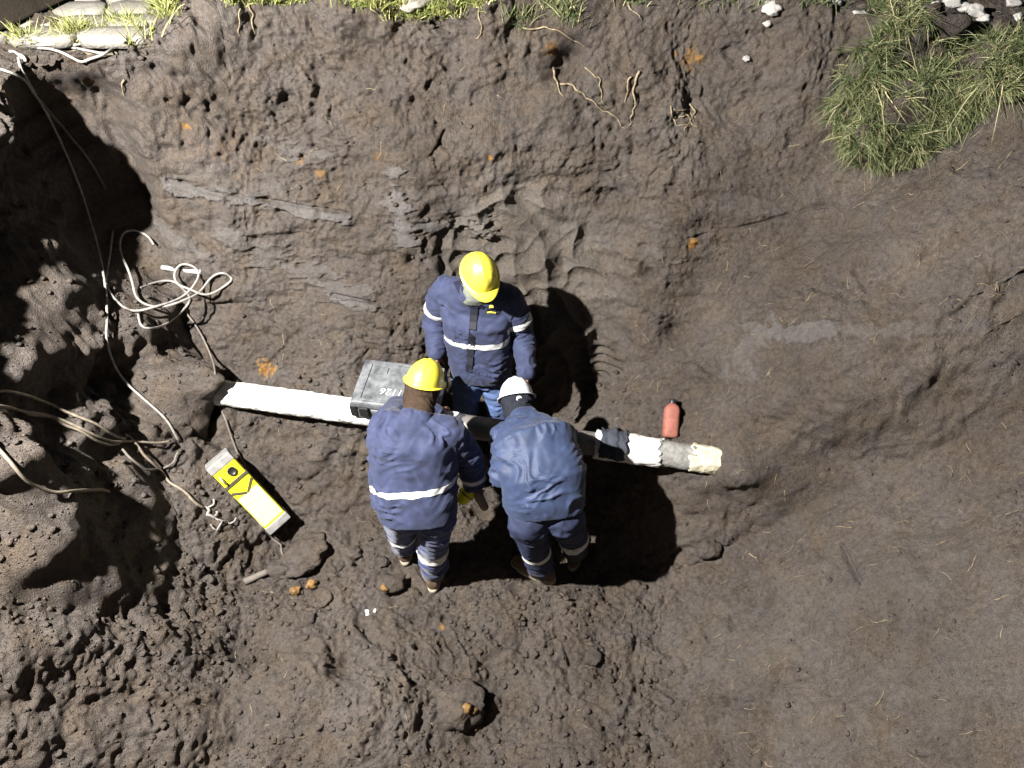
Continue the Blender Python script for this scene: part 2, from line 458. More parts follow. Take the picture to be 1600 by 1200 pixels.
    # individual holes and hollows (world positions found on the bare surface)
    for (u, v, r, dep) in [(888, 92, 0.10, 0.20), (868, 110, 0.06, 0.10), (445, 155, 0.035, 0.10), (640, 410, 0.035, 0.09), (565, 70, 0.10, 0.12),
                           (690, 225, 0.03, 0.05), (1010, 430, 0.04, 0.09), (1050, 520, 0.045, 0.08), (230, 610, 0.16, 0.25), (190, 590, 0.12, 0.2),
                           (540, 1040, 0.09, 0.12), (395, 1010, 0.12, 0.10), (1090, 165, 0.05, 0.06), (1480, 180, 0.14, 0.16), (1420, 235, 0.10, 0.13)]:
        p = march(u, v)
        q = ((x-p[0])**2+(y-p[1])**2+(z-p[2])**2)/(r*r)
        d -= dep*np.exp(-q*(0.8+0.6*b2))
    # swelling soil lumps
    for (u, v, r, h) in [(560, 30, 0.22, 0.10), (330, 40, 0.25, 0.10), (130, 470, 0.22, 0.14), (70, 560, 0.22, 0.16), (30, 690, 0.2, 0.15), (300, 660, 0.10, 0.09), (296, 604, 0.15, 0.20), (270, 600, 0.15, 0.2), (1165, 726, 0.14, 0.10), (1140, 742, 0.09, 0.05),
                         (480, 1050, 0.22, 0.10), (600, 1130, 0.25, 0.08), (1100, 870, 0.12, 0.06), (1460, 110, 0.2, 0.08), (1120, 1150, 0.35, 0.14)]:
        p = march(u, v)
        q = ((x-p[0])**2+(y-p[1])**2+(z-p[2])**2)/(r*r)
        d += h*np.exp(-q)
    # colour masks: clay smears, ochre spots, dusty pale ground
    def seg(poly, w):
        pts = [np.array(march(*p)) for p in poly]
        best = np.full(x.shape, 9.0, f32)
        for a, b in zip(pts[:-1], pts[1:]):
            L2 = float(np.dot(b-a, b-a)); ab = [float(q) for q in b-a]; a = [float(q) for q in a]
            t = np.clip(((x-a[0])*ab[0]+(y-a[1])*ab[1]+(z-a[2])*ab[2])/L2, 0, 1)
            best = np.minimum(best, (x-a[0]-t*ab[0])**2+(y-a[1]-t*ab[1])**2+(z-a[2]-t*ab[2])**2)
        return np.sqrt(best)/w
    edge = 0.9*perlin(x*5, y*5, z*14) + 0.55*perlin(x*13, y*13, z*40) + 0.35*perlin(x*36, y*36, z*70)
    clay = np.zeros(x.shape, f32)
    flat = np.zeros(x.shape, f32)
    for poly, w, a in [([(262, 288), (330, 305), (420, 318), (540, 338)], 0.030, 0.9), ([(300, 272), (440, 296)], 0.07, 0.35),
                       ([(612, 280), (628, 335), (640, 378)], 0.05, 0.9), ([(650, 352), (752, 358)], 0.035, 0.7),
                       ([(360, 370), (450, 420), (570, 470)], 0.055, 0.6), ([(520, 465), (585, 478)], 0.022, 0.9), ([(240, 355), (320, 398)], 0.02, 0.6),
                       ([(1000, 398), (1060, 402)], 0.03, 0.5), ([(1150, 505), (1220, 525), (1300, 520)], 0.035, 0.75), ([(1150, 575), (1180, 535)], 0.10, 0.55),
                       ([(1330, 515), (1420, 520), (1530, 510)], 0.03, 0.45), ([(410, 225), (520, 258)], 0.045, 0.5), ([(590, 300), (650, 300)], 0.03, 0.4),
                       ([(1100, 320), (1200, 325)], 0.05, 0.25), ([(360, 605), (640, 630)], 0.10, 0.25), ([(1120, 1000), (1400, 900)], 0.25, 0.22),
                       ([(600, 290), (750, 340)], 0.06, 0.25), ([(900, 330), (1000, 345)], 0.05, 0.2), ([(1250, 1080), (1600, 1000)], 0.25, 0.25)]:
        s = seg(poly, w*1.25) + edge*1.7
        k = a*(1-smoothstep(s, 0.55, 1.05))
        clay = np.maximum(clay, k)
        flat = np.maximum(flat, (1-smoothstep(s, 0.9, 1.5))*min(1, a*1.2))
    d = d - flat*(d - 0.085*perlin(x*1.5+1, y*1.5, z*1.5) - 0.045*perlin(x*3.3, y*3.3+4, z*3.3))*0.75 + 0.022*clay
    # cracks
    for poly in ([(1316, 852), (1324, 876), (1344, 908)], [(262, 282), (330, 299), (420, 312), (545, 332)], [(520, 460), (586, 473)], [(694, 205), (672, 245)],
                 [(1095, 985), (1110, 1005)], [(1140, 960), (1145, 985)], [(1000, 385), (1180, 350), (1290, 318)], [(1330, 420), (1345, 445)], [(650, 350), (752, 352)]):
        d -= 0.035*np.exp(-(seg(poly, 0.011) + 0.5*edge)**2)
    # teeth of the digger bucket beside the niche
    p = march(935, 578)
    q = np.sqrt((x-p[0])**2+(y-p[1])**2+(z-p[2])**2)
    d -= 0.030*np.clip(np.sin((z-0.25*x)*2*math.pi/0.062+1.0*perlin(x*5, y*5, z*5)), 0, 1)*(1-smoothstep(q, 0.14, 0.22))
    rustm = np.zeros(x.shape, f32)
    rn = 0.9*perlin(x*26, y*26, z*26) + 0.5*perlin(x*60, y*60, z*60)
    for (u, v, r, a) in [(410, 574, 0.060, 1), (425, 580, 0.035, 1), (1078, 378, 0.045, 1), (1090, 90, 0.06, 0.6), (1060, 85, 0.03, 0.6), (765, 240, 0.025, 0.9), (290, 198, 0.03, 0.8),
                         (140, 135, 0.03, 0.8), (345, 230, 0.10, 0.10), (305, 228, 0.07, 0.10), (860, 75, 0.04, 0.7), (700, 905, 0.02, 0.5), (500, 270, 0.03, 0.5), (690, 972, 0.015, 0.9),
                         (470, 250, 0.03, 0.4), (1105, 90, 0.03, 0.8), (590, 245, 0.03, 0.3)]:
        p = march(u, v)
        q = np.sqrt((x-p[0])**2+(y-p[1])**2+(z-p[2])**2)/r + rn
        rustm = np.maximum(rustm, 0.8*a*(1-smoothstep(q, 0.3, 1.05)))
    pale = 0.35*smoothstep(perlin(x*2.2, y*2.2, z*2.2+3), 0.25, 0.6)*smoothstep(z, 2.3, 2.55)*smoothstep(x, 1.2, 2.2)
    pale = np.maximum(pale, 0.11*nm)
    d = d*near
    Pn = np.stack([x, y, z], -1) + nrm*d[..., None]
    verts = Pn.reshape(-1, 3).astype(f32)
    i = np.arange(ny*nx).reshape(ny, nx)
    q = np.stack([i[:-1, :-1], i[:-1, 1:], i[1:, 1:], i[1:, :-1]], -1).reshape(-1, 4).astype(np.int32)
    me = bpy.data.meshes.new('ground')
    me.vertices.add(len(verts)); me.vertices.foreach_set('co', verts.ravel())
    me.loops.add(q.size); me.loops.foreach_set('vertex_index', q.ravel())
    me.polygons.add(len(q)); me.polygons.foreach_set('loop_start', np.arange(0, q.size, 4, dtype=np.int32))
    me.update()
    col = me.color_attributes.new('mask', 'FLOAT_COLOR', 'POINT')
    rgba = np.stack([clay, rustm, pale*near, np.ones_like(clay)], -1).reshape(-1, 4).astype(f32)
    col.data.foreach_set('color', rgba.ravel())
    o = link_mesh('ground', me, M['soil'])
    tag(o, 'dark volcanic soil of the excavated pit with steep walls', None, None, 'structure')
    return o

GROUND = build_terrain()
bpy.context.view_layer.update()

def cast(org, d):
    ok, loc, nor, idx = GROUND.ray_cast(org, d.normalized())
    return (loc, nor) if ok else (None, None)
def at(u, v):
    loc, nor = cast(CAM, ray(u, v))
    if loc is None: return PZ(u, v, 0), Vector((0, 0, 1))
    return loc, nor
def drop(x, y, z0=3.4):
    loc, nor = cast(Vector((x, y, z0)), Vector((0, 0, -1)))
    return loc if loc is not None else Vector((x, y, 0))

# ================================================================== mesh builder
class MB:
    def __init__(s): s.v = []; s.f = []
    def add(s, vs, fs):
        b = len(s.v); s.v += [tuple(p) for p in vs]; s.f += [tuple(i+b for i in f) for f in fs]
    def ring_loft(s, rings, cap=True):
        n = len(rings[0]); vs = [p for r in rings for p in r]; fs = []
        for k in range(len(rings)-1):
            for i in range(n):
                j = (i+1) % n
                fs.append((k*n+i, k*n+j, (k+1)*n+j, (k+1)*n+i))
        if cap:
            fs.append(tuple(reversed(range(n)))); fs.append(tuple((len(rings)-1)*n+i for i in range(n)))
        s.add(vs, fs)
    def tube(s, pts, rad, n=10, cap=True):
        pts = [Vector(p) for p in pts]
        if not isinstance(rad, (list, tuple)): rad = [rad]*len(pts)
        up = Vector((0.13, 0.21, 1)).normalized(); rings = []; prev = None
        for i, p in enumerate(pts):
            t = (pts[min(i+1, len(pts)-1)]-pts[max(i-1, 0)]).normalized()
            if prev is None:
                a = t.cross(up); a = a.normalized() if a.length > 1e-4 else Vector((1, 0, 0))
            else:
                a = prev - t*prev.dot(t); a = a.normalized() if a.length > 1e-5 else prev
            prev = a; b = t.cross(a)
            rings.append([p + a*(rad[i]*math.cos(2*math.pi*k/n)) + b*(rad[i]*math.sin(2*math.pi*k/n)) for k in range(n)])
        s.ring_loft(rings, cap)
    def limb(s, pts, rad, n=14):
        """round-ended tapering limb"""
        pts = [Vector(p) for p in pts]
        d0 = (pts[0]-pts[1]).normalized(); d1 = (pts[-1]-pts[-2]).normalized()
        P, R = [], []
        for a in (80, 55, 28): P.append(pts[0]+d0*rad[0]*math.sin(math.radians(a))); R.append(rad[0]*math.cos(math.radians(a)))
        for i in range(len(pts)-1):
            for k in range(4):
                t = k/4; P.append(pts[i].lerp(pts[i+1], t)); R.append(rad[i]+(rad[i+1]-rad[i])*t)
        P.append(pts[-1]); R.append(rad[-1])
        for a in (28, 55, 80): P.append(pts[-1]+d1*rad[-1]*math.sin(math.radians(a))); R.append(rad[-1]*math.cos(math.radians(a)))
        s.tube(P, R, n)
    def ell(s, c, ax, n=16, m=10):
        """ellipsoid: ax = three axis vectors"""
        c = Vector(c); a, b, d = [Vector(q) for q in ax]; rings = []
        for k in range(1, m):
            th = math.pi*k/m
            rings.append([c + a*(math.sin(th)*math.cos(2*math.pi*i/n)) + b*(math.sin(th)*math.sin(2*math.pi*i/n)) + d*(-math.cos(th)) for i in range(n)])
        s.ring_loft(rings)
    def box(s, Mx, size, off=(0, 0, 0)):
        x, y, z = [q/2 for q in size]; o = Vector(off)
        vs = [Mx @ (Vector((sx*x, sy*y, sz*z))+o) for sx in (-1, 1) for sy in (-1, 1) for sz in (-1, 1)]
        s.add(vs, [(0, 1, 3, 2), (4, 6, 7, 5), (0, 4, 5, 1), (2, 3, 7, 6), (0, 2, 6, 4), (1, 5, 7, 3)])
    def mesh(s, name):
        me = bpy.data.meshes.new(name); me.from_pydata([tuple(p) for p in s.v], [], s.f); me.update(); return me
    def obj(s, name, m, parent=None, smooth=True, bevel=0.0, seg=2):
        me = s.mesh(name)
        bm = bmesh.new(); bm.from_mesh(me)
        bmesh.ops.recalc_face_normals(bm, faces=bm.faces)
        if bevel > 0:
            bmesh.ops.bevel(bm, geom=[e for e in bm.edges], offset=bevel, segments=seg, affect='EDGES', profile=0.6)
        bm.to_mesh(me); bm.free()
        o = link_mesh(name, me, m, parent, smooth)
        if smooth and bevel > 0:
            for p in me.polygons: p.use_smooth = False
        return o

def frame(pos, up, fwd):
    """matrix with local z = up, local y = fwd (made orthogonal)"""
    z = Vector(up).normalized(); y = Vector(fwd); y = (y - z*y.dot(z)).normalized(); x = y.cross(z)
    m = Matrix((x, y, z)).transposed().to_4x4(); m.translation = Vector(pos)
    return m

def spline(pts, n=8):
    pts = [Vector(p) for p in pts]; out = []
    for i in range(len(pts)-1):
        p0 = pts[max(i-1, 0)]; p1 = pts[i]; p2 = pts[i+1]; p3 = pts[min(i+2, len(pts)-1)]
        for k in range(n):
            t = k/n
            out.append(0.5*((2*p1)+(p2-p0)*t+(2*p0-5*p1+4*p2-p3)*t*t+(3*p1-p0-3*p2+p3)*t**3))
    out.append(pts[-1]); return out

def remesh(mb, name, voxel, smooth_it=6, factor=0.5):
    me = mb.mesh(name)
    bm = bmesh.new(); bm.from_mesh(me); bmesh.ops.recalc_face_normals(bm, faces=bm.faces); bm.to_mesh(me); bm.free()
    o = bpy.data.objects.new('tmp', me); C.objects.link(o)
    r = o.modifiers.new('r', 'REMESH'); r.mode = 'VOXEL'; r.voxel_size = voxel; r.adaptivity = 0
    s = o.modifiers.new('s', 'SMOOTH'); s.factor = factor; s.iterations = smooth_it
    dg = bpy.context.evaluated_depsgraph_get()
    out = bpy.data.meshes.new_from_object(o.evaluated_get(dg))
    bpy.data.objects.remove(o); out.name = name
    return out

def mesh_arrays(me):
    n = len(me.vertices); co = np.empty(n*3, np.float32); me.vertices.foreach_get('co', co)
    no = np.empty(n*3, np.float32); me.vertices.foreach_get('normal', no)
    return co.reshape(-1, 3), no.reshape(-1, 3)

def wrinkle(me, bones, torso_amp, sleeve_amp, seed=0, freq=1.0, hem=None):
    """cloth folds: rings of creases along limbs, slanting drapes on the trunk; bones = (a, b, kind)"""
    co, no = mesh_arrays(me)
    best = np.full(len(co), 9.0); bt = np.zeros(len(co)); bl = np.zeros(len(co)); kind = np.zeros(len(co), int)
    for a, b, k, r in bones:
        a = np.array(a); b = np.array(b); ab = b-a; L = np.linalg.norm(ab)
        t = np.clip(((co-a)@ab)/(L*L), 0, 1)
        dist = np.linalg.norm(co-a-t[:, None]*ab, axis=1)/r
        m = dist < best
        best[m] = dist[m]; bt[m] = t[m]; bl[m] = (t*L)[m]; kind[m] = k
    x, y, z = co[:, 0], co[:, 1], co[:, 2]
    w = 0.10*perlin(x*6+seed, y*6, z*6)
    sl = 1-np.abs(perlin((bl+w)*26*freq+seed, x*7, z*7+y*5))*2.2
    sl2 = perlin((bl+w*0.6)*45*freq+seed, x*12, y*12)
    g = 0.4+0.9*np.abs(perlin(x*4+seed, y*4, z*4))*2
    ds = sleeve_amp*g*(0.8*sl+0.35*sl2)
    tr = 1-np.abs(perlin((z*1.0+0.5*x+w)*13+seed, (x-0.5*z)*4.0, y*5))*2.2
    tr2 = 1-np.abs(perlin((z-0.8*x+w)*17, x*6+seed, y*6))*2.2
    dt = torso_amp*g*(0.8*tr+0.5*tr2) + torso_amp*0.8*perlin(x*5, y*5, z*5+seed)
    cr = np.clip(1-np.abs(perlin((z+0.35*x+w)*24+seed, (x-0.3*z)*8, y*8))*5, 0, 1)*np.clip(perlin(x*5+3, y*5, z*5+seed)*3, 0, 1)
    dt = dt + torso_amp*1.1*cr
    cs = np.clip(1-np.abs(perlin((bl+w)*34*freq+seed+4, x*10, z*10))*4, 0, 1)*np.clip(0.2+perlin(x*7+3, y*7, z*7+seed)*3, 0, 1)
    ds = ds + sleeve_amp*0.9*cs
    d = np.where(kind == 1, ds, dt)
    if hem is not None:
        hd = (co-np.array(hem[0]))@np.array(hem[1])
        d = d*np.where(kind == 1, 1.0, 0.25+0.75*smoothstep(hd, 0.0, 0.10))
    co2 = co + no*d[:, None]
    me.vertices.foreach_set('co', co2.ravel().astype(np.float32)); me.update()

def band(src, planes, keep, push, name, m, parent):
    """strip of a garment between two planes, raised off the cloth: planes = ((point, normal), (point, normal))"""
    bm = bmesh.new(); bm.from_mesh(src)
    for p, n in planes:
        bmesh.ops.bisect_plane(bm, geom=bm.verts[:]+bm.edges[:]+bm.faces[:], plane_co=p, plane_no=n, clear_outer=True)
    kill = [f for f in bm.faces if not keep(f.calc_center_median())]
    bmesh.ops.delete(bm, geom=kill, context='FACES')
    bm.normal_update()
    for v in bm.verts: v.co += v.normal*push
    me = bpy.data.meshes.new(name)
    bm.to_mesh(me); bm.free()
    if len(me.polygons) == 0: return None
    return link_mesh(name, me, m, parent)

def seg_dist(p, a, b):
    ab = b-a; t = max(0, min(1, (p-a).dot(ab)/ab.length_squared)); return (p-a-ab*t).length

def ring_band(src, a, b, t0, t1, reach, push, name, m, parent):
    """tape round a limb that runs from a to b, between fractions t0 and t1"""
    a, b = Vector(a), Vector(b); ax = (b-a).normalized()
    p0 = a.lerp(b, t0); p1 = a.lerp(b, t1)
    return band(src, ((p0, -ax), (p1, ax)), lambda c: seg_dist(c, a, b) < reach, push, name, m, parent)

# ================================================================== people
def sections(rows, lat, n=28, e=2.6):
    """rows: (centre, rx, ry, up direction) ; lat: lateral vector"""
    rings = []
    for c, rx, ry, up in rows:
        u = Vector(up).normalized(); l = (Vector(lat) - u*Vector(lat).dot(u)).normalized(); f = u.cross(l)
        ring = []
        for k in range(n):
            a = 2*math.pi*k/n; ca, sa = math.cos(a), math.sin(a)
            sx = math.copysign(abs(ca)**(2/e), ca); sy = math.copysign(abs(sa)**(2/e), sa)
            ring.append(Vector(c) + l*(rx*sx) + f*(ry*sy))
        rings.append(ring)
    return rings

def hand(mb, wrist, direc, palm_n, side, curl=0.5, size=1.0):
    """palm and five bent fingers; direc = pointing direction, palm_n = where the palm looks, side=+1/-1 puts the thumb"""
    d = Vector(direc).normalized(); n = Vector(palm_n); n = (n-d*n.dot(d)).normalized(); s = d.cross(n)*side
    w = Vector(wrist)
    c = w+d*0.045*size
    mb.ell(c, (d*0.052*size, s*0.042*size, n*0.018*size), 12, 8)
    lens = [0.070, 0.080, 0.075, 0.058]
    for i in range(4):
        b = w + d*0.085*size + s*(0.030-0.020*i)*size
        L = lens[i]*size; p = [b - d*0.03*size, b]
        dr = d.copy()
        for k in range(3):
            ang = curl*(0.5+0.5*k)
            dr = (d*math.cos(ang)+n*math.sin(ang)).normalized()
            b = b + dr*L*(0.45, 0.32, 0.23)[k]; p.append(b)
        mb.limb(p, [0.0095*size, 0.0092*size, 0.0088*size, 0.0082*size, 0.0072*size], 8)
    t0 = w+d*0.025*size+s*0.030*size
    t1 = t0+(d*0.5+s*0.8+n*0.25).normalized()*0.035*size
    t2 = t1+(d*0.9+s*0.25+n*0.45*(0.5+curl)).normalized()*0.032*size
    t3 = t2+(d*0.95-s*0.05+n*0.5*(0.5+curl)).normalized()*0.024*size
    mb.limb([t0, t1, t2, t3], [0.014*size, 0.012*size, 0.0105*size, 0.0085*size], 8)

def head(mb, Mx):
    """skull, jaw, nose, ears, brow, lips, in head space (z up, y forward), centre at the ears"""
    q = lambda x, y, z: Mx @ Vector((x, y, z)); R = Mx.to_3x3()
    X, Y, Z = R @ Vector((1, 0, 0)), R @ Vector((0, 1, 0)), R @ Vector((0, 0, 1))
    mb.ell(q(0, -0.005, 0.035), (X*0.074, Y*0.094, Z*0.088), 20, 14)
    mb.ell(q(0, 0.030, -0.035), (X*0.060, Y*0.062, Z*0.080), 18, 12)
    mb.ell(q(0, 0.062, -0.092), (X*0.026, Y*0.024, Z*0.022), 12, 8)
    mb.limb([q(0, 0.086, 0.018), q(0, 0.104, -0.022), q(0, 0.108, -0.032)], [0.009, 0.013, 0.014], 10)
    mb.limb([q(-0.045, 0.076, 0.028), q(0, 0.088, 0.030), q(0.045, 0.076, 0.028)], [0.010, 0.012, 0.010], 10)
    mb.limb([q(-0.020, 0.086, -0.060), q(0, 0.093, -0.060), q(0.020, 0.086, -0.060)], [0.007, 0.009, 0.007], 10)
    for s in (-1, 1):
        mb.ell(q(s*0.076, -0.004, -0.002), (X*0.010, Y*0.020, Z*0.033), 12, 8)
        mb.ell(q(s*0.040, 0.068, -0.015), (X*0.022, Y*0.018, Z*0.022), 12, 8)

def helmet(parent, Mx, m, band_m, name='helmet'):
    """hard hat: ridged dome, rain lip, peak in front, cradle band and ratchet at the back"""
    n = 56; rings = []
    def rim_r(a):
        return 0.118, 0.146
    prof = [(0.04, 1.0), (0.2, 0.985), (0.38, 0.93), (0.55, 0.84), (0.70, 0.72), (0.82, 0.57), (0.91, 0.40), (0.97, 0.22), (1.0, 0.06), (1.005, 0.0)]
    for rr, hh in prof:
        ring = []
        for i in range(n):
            a = 2*math.pi*i/n; ca, sa = math.cos(a), math.sin(a)
            x, y = 0.118*rr*ca, 0.146*rr*sa
            ridge = 0.007*math.exp(-(x/0.016)**2)*min(1, hh*1.5) + 0.004*(math.exp(-((x-0.045)/0.009)**2)+math.exp(-((x+0.045)/0.009)**2))*min(1, hh*1.5)*(1 if abs(y) < 0.11 else 0)
            ring.append(Mx @ Vector((x, y, 0.142*hh+ridge-0.003)))
        rings.append(ring)
    # lip: flares out all round, far out in front
    def lip(extra, z, peak):
        ring = []
        for i in range(n):
            a = 2*math.pi*i/n; ca, sa = math.cos(a), math.sin(a)
            f = max(0, sa)**2.2
            k = extra+peak*f
            ring.append(Mx @ Vector(((0.118+extra+0.25*peak*f)*ca, (0.146+k)*sa, z-0.014*f*(peak/0.05 if peak else 0))))
        return ring
    rings += [lip(0.004, -0.004, 0.004), lip(0.016, -0.007, 0.050), lip(0.017, -0.011, 0.051), lip(0.010, -0.012, 0.040), lip(-0.006, -0.010, 0.0)]
    inner = []
    for rr, hh in [(0.93, 0.05), (0.88, 0.4), (0.7, 0.68), (0.35, 0.88), (0.03, 0.93)]:
        inner.append([Mx @ Vector((0.118*rr*math.cos(2*math.pi*i/n), 0.146*rr*math.sin(2*math.pi*i/n), 0.142*hh)) for i in range(n)])
    mb = MB(); mb.ring_loft(rings+inner)
    sh = mb.obj(name, m, parent)
    # cradle
    cb = MB(); R0 = []
    for zz, ex in [(-0.035, 0.0), (-0.035, 0.003), (-0.012, 0.003), (-0.012, 0.0)]:
        R0.append([Mx @ Vector(((0.090+ex)*math.cos(2*math.pi*i/40), (0.112+ex)*math.sin(2*math.pi*i/40), zz - 0.018*max(0, -math.sin(2*math.pi*i/40)))) for i in range(40)])
    cb.ring_loft(R0+[R0[0]], cap=False)
    cb.obj('headband', band_m, sh)
    rb = MB()
    c = Mx @ Vector((0, -0.122, -0.043)); R = Mx.to_3x3()
    rb.ring_loft([[c + R @ Vector((0.021*r*math.cos(t), -h, 0.021*r*math.sin(t))) for t in [2*math.pi*k/18 for k in range(18)]] for r, h in [(1, -0.01), (1, 0.008), (0.85, 0.012), (0.4, 0.012)]])
    for s in (-1, 1):
        rb.box(Mx @ Matrix.Translation((s*0.042, -0.112, -0.043)) @ Matrix.Rotation(s*0.45, 4, 'Z'), (0.05, 0.008, 0.022))
    rb.obj('ratchet', M['white_plastic'] if m is M['helmet_w'] else M['alu'], sh)
    return sh

def boot(parent, ankle, direc, name='boot'):
    """work boot on the ground: ankle = joint position, direc = toe direction"""
    d = Vector(direc); d.z = 0; d.normalize(); s = Vector((d.y, -d.x, 0)); a = Vector(ankle)
    ground = a.z-0.085
    g = Vector((a.x, a.y, ground))
    up = Vector((0, 0, 1))
    mb = MB(); rings = []
    # foot in slices from heel to toe
    for t, w, h in [(-0.085, 0.020, 0.05), (-0.078, 0.036, 0.085), (-0.04, 0.044, 0.115), (0.0, 0.044, 0.12), (0.04, 0.042, 0.10), (0.09, 0.047, 0.080), (0.14, 0.050, 0.070), (0.175, 0.044, 0.060), (0.198, 0.025, 0.045)]:
        rings.append([g + d*t + s*(w*math.cos(q)) + up*(0.022 + max(0, h*(0.5+0.5*math.sin(q)))) for q in [2*math.pi*k/14 for k in range(14)]])
    mb.ring_loft(rings)
    mb.limb([g+up*0.08, g+up*0.17-d*0.005], [0.050, 0.054], 14)
    me = remesh(mb, name, 0.009, 3)
    o = link_mesh(name, me, M['boot'], parent)
    so = MB(); R = []
    for z, k in [(0.0, 0.97), (0.004, 1.0), (0.026, 1.0), (0.030, 0.94)]:
        out = []
        for q in [2*math.pi*i/32 for i in range(32)]:
            c, sn = math.cos(q), math.sin(q)
            w = 0.050 if c > 0 else 0.046
            out.append(g + d*(0.055+0.152*k*math.copysign(abs(c)**0.85, c)) + s*(w*k*math.copysign(abs(sn)**0.8, sn)) + up*z)
        R.append(out)
    so.ring_loft(R); so.obj('sole', M['sole'], o)
    return o

def make_person(label, J, opt):
    """J: dict of joint positions. Body is one continuous mesh; clothes are its neighbours under the same root"""
    g = (J['ankL']+J['ankR'])/2
    root = empty('person', (g.x, g.y, g.z-0.085), label, 'person')
    lat = (J['shR']-J['shL']).normalized()
    spine = [J['pelvis'], J['waist'], J['chest'], J['neck']]
    # ---- body
    mb = MB()
    rows = []
    ups = [spine[1]-spine[0], spine[2]-spine[0], spine[3]-spine[1], spine[3]-spine[2]]
    for c, rx, ry, u in zip(spine, (0.155, 0.145, 0.160, 0.06), (0.105, 0.10, 0.105, 0.055), ups): rows.append((c, rx, ry, u))
    mb.ring_loft(sections(rows, lat))
    J['head'] = J['head'] @ Matrix.Scale(0.93, 4)
    Hm = J['head']
    mb.limb([J['neck']-(J['neck']-J['chest'])*0.2, Hm.translation - Hm.to_3x3() @ Vector((0, 0.01, 0.03))], [0.058, 0.056])
    head(mb, Hm)
    for s in 'LR':
        mb.limb([J['sh'+s], J['el'+s], J['wr'+s]], [0.052, 0.041, 0.028])
        mb.limb([J['neck'].lerp(J['chest'], 0.35), J['sh'+s]], [0.06, 0.055])
        hd = J.get('hd'+s) or (J['wr'+s]-J['el'+s])
        mb.limb([J['wr'+s], J['wr'+s]+Vector(hd).normalized()*0.03], [0.028, 0.026], 10)
        hand(mb, J['wr'+s]+Vector(hd).normalized()*0.01, hd, J.get('pn'+s) or Vector((0, 0, -1)), 1 if s == 'L' else -1, J.get('curl', 0.7))
        mb.limb([J['hip'+s], J['kn'+s], J['ank'+s]], [0.078, 0.055, 0.040])
        mb.limb([J['pelvis'], J['hip'+s]], [0.10, 0.08])
        mb.limb([J['ank'+s], J['ank'+s]+Vector(J['toe'+s]).normalized()*0.11+Vector((0, 0, -0.04))], [0.038, 0.028])
    link_mesh('body', remesh(mb, 'body', 0.0058, 2, 0.4), M['skin'], root)
    for s in (-1, 1):
        e = MB(); R = Hm.to_3x3(); e.ell(Hm @ Vector((s*0.033, 0.081, 0.006)), (R @ Vector((0.012, 0, 0)), R @ Vector((0, 0.010, 0)), R @ Vector((0, 0, 0.009))), 12, 8)
        e.obj('eye', M['eye'], root)
    # ---- trousers
    tb = MB(); bones = []
    for s in 'LR':
        hem = J['ank'+s] + (J['kn'+s]-J['ank'+s])*0.05
        mid = J['kn'+s].lerp(hem, 0.55)
        tb.limb([J['hip'+s], J['hip'+s].lerp(J['kn'+s], 0.5), J['kn'+s], mid, hem], [0.108, 0.094, 0.078, 0.076, 0.072])
        bones += [(J['hip'+s], J['kn'+s], 1, 0.09), (J['kn'+s], J['ank'+s], 1, 0.08)]
    up = J['waist']-J['pelvis']
    tb.ring_loft(sections([(J['pelvis']-up*0.5, 0.13, 0.105, up), (J['pelvis'], 0.178, 0.128, up), (J['pelvis']+up*0.7, 0.168, 0.12, up)], lat))
    tme = remesh(tb, 'trousers', 0.0085, 8)
    wrinkle(tme, bones, 0.008, 0.012, opt['seed']+5, 0.8)
    tr = link_mesh('trousers', tme, opt['pants'], root)
    # ---- jacket
    jb = MB(); k = opt.get('bulk', 1.0)
    up0 = (J['waist']-J['pelvis']).normalized()
    hemc = J['pelvis']-up0*opt.get('hem', 0.06)
    sh_mid = (J['shL']+J['shR'])/2
    rows = [(hemc, 0.196*k, 0.150*k, up0), (J['pelvis']+up0*0.05, 0.202*k, 0.156*k, up0), (J['waist'], 0.200*k, 0.152*k, J['chest']-J['pelvis']), (J['chest'], 0.206*k, 0.148*k, J['neck']-J['waist']),
            (J['chest'].lerp(sh_mid, 0.75), 0.196*k, 0.128*k, J['neck']-J['chest']), (sh_mid.lerp(J['neck'], 0.55), 0.145*k, 0.10*k, J['neck']-J['chest']), (J['neck'], 0.085, 0.080, J['neck']-J['chest']), (J['neck']+(J['neck']-J['chest']).normalized()*0.03, 0.078, 0.074, J['neck']-J['chest'])]
    jb.ring_loft(sections(rows, lat, 32))
    jbones = [(J['pelvis'], J['neck'], 0, 0.19)]
    for s in 'LR':
        a, b, c = J['sh'+s], J['el'+s], J['wr'+s]
        jb.limb([a, a.lerp(b, 0.5), b, b.lerp(c, 0.55), c], [0.088*k, 0.080*k, 0.072*k, 0.064*k, 0.052*k])
        jb.limb([sh_mid.lerp(J['neck'], 0.3), a], [0.085, 0.086*k])
        jbones += [(a.lerp(b, 0.1), b, 1, 0.075), (b, c, 1, 0.065)]
    jme = remesh(jb, 'jacket', 0.0075, 10)
    wrinkle(jme, jbones, opt.get('fold', 0.008), 0.012, opt['seed'], 1.0, (hemc, up0))
    ja = link_mesh('jacket', jme, opt['jacket'], root)
    # collar
    nd = (J['neck']-J['chest']).normalized()
    hd_c = Hm.translation
    cd = (nd*0.7+(hd_c-J['neck']).normalized()*0.5).normalized()
    cl = MB()
    cl.ring_loft(sections([(J['neck']-cd*0.02, 0.092, 0.092, cd), (J['neck']+cd*0.035, 0.086, 0.090, cd), (J['neck']+cd*0.040, 0.080, 0.084, cd), (J['neck']+cd*0.01, 0.072, 0.076, cd)], lat))
    cme = remesh(cl, 'collar', 0.006, 4); wrinkle(cme, [(J['neck'], J['neck']+cd*0.1, 0, 0.1)], 0.004, 0.004, opt['seed']+2)
    link_mesh('collar', cme, opt['jacket'], ja)
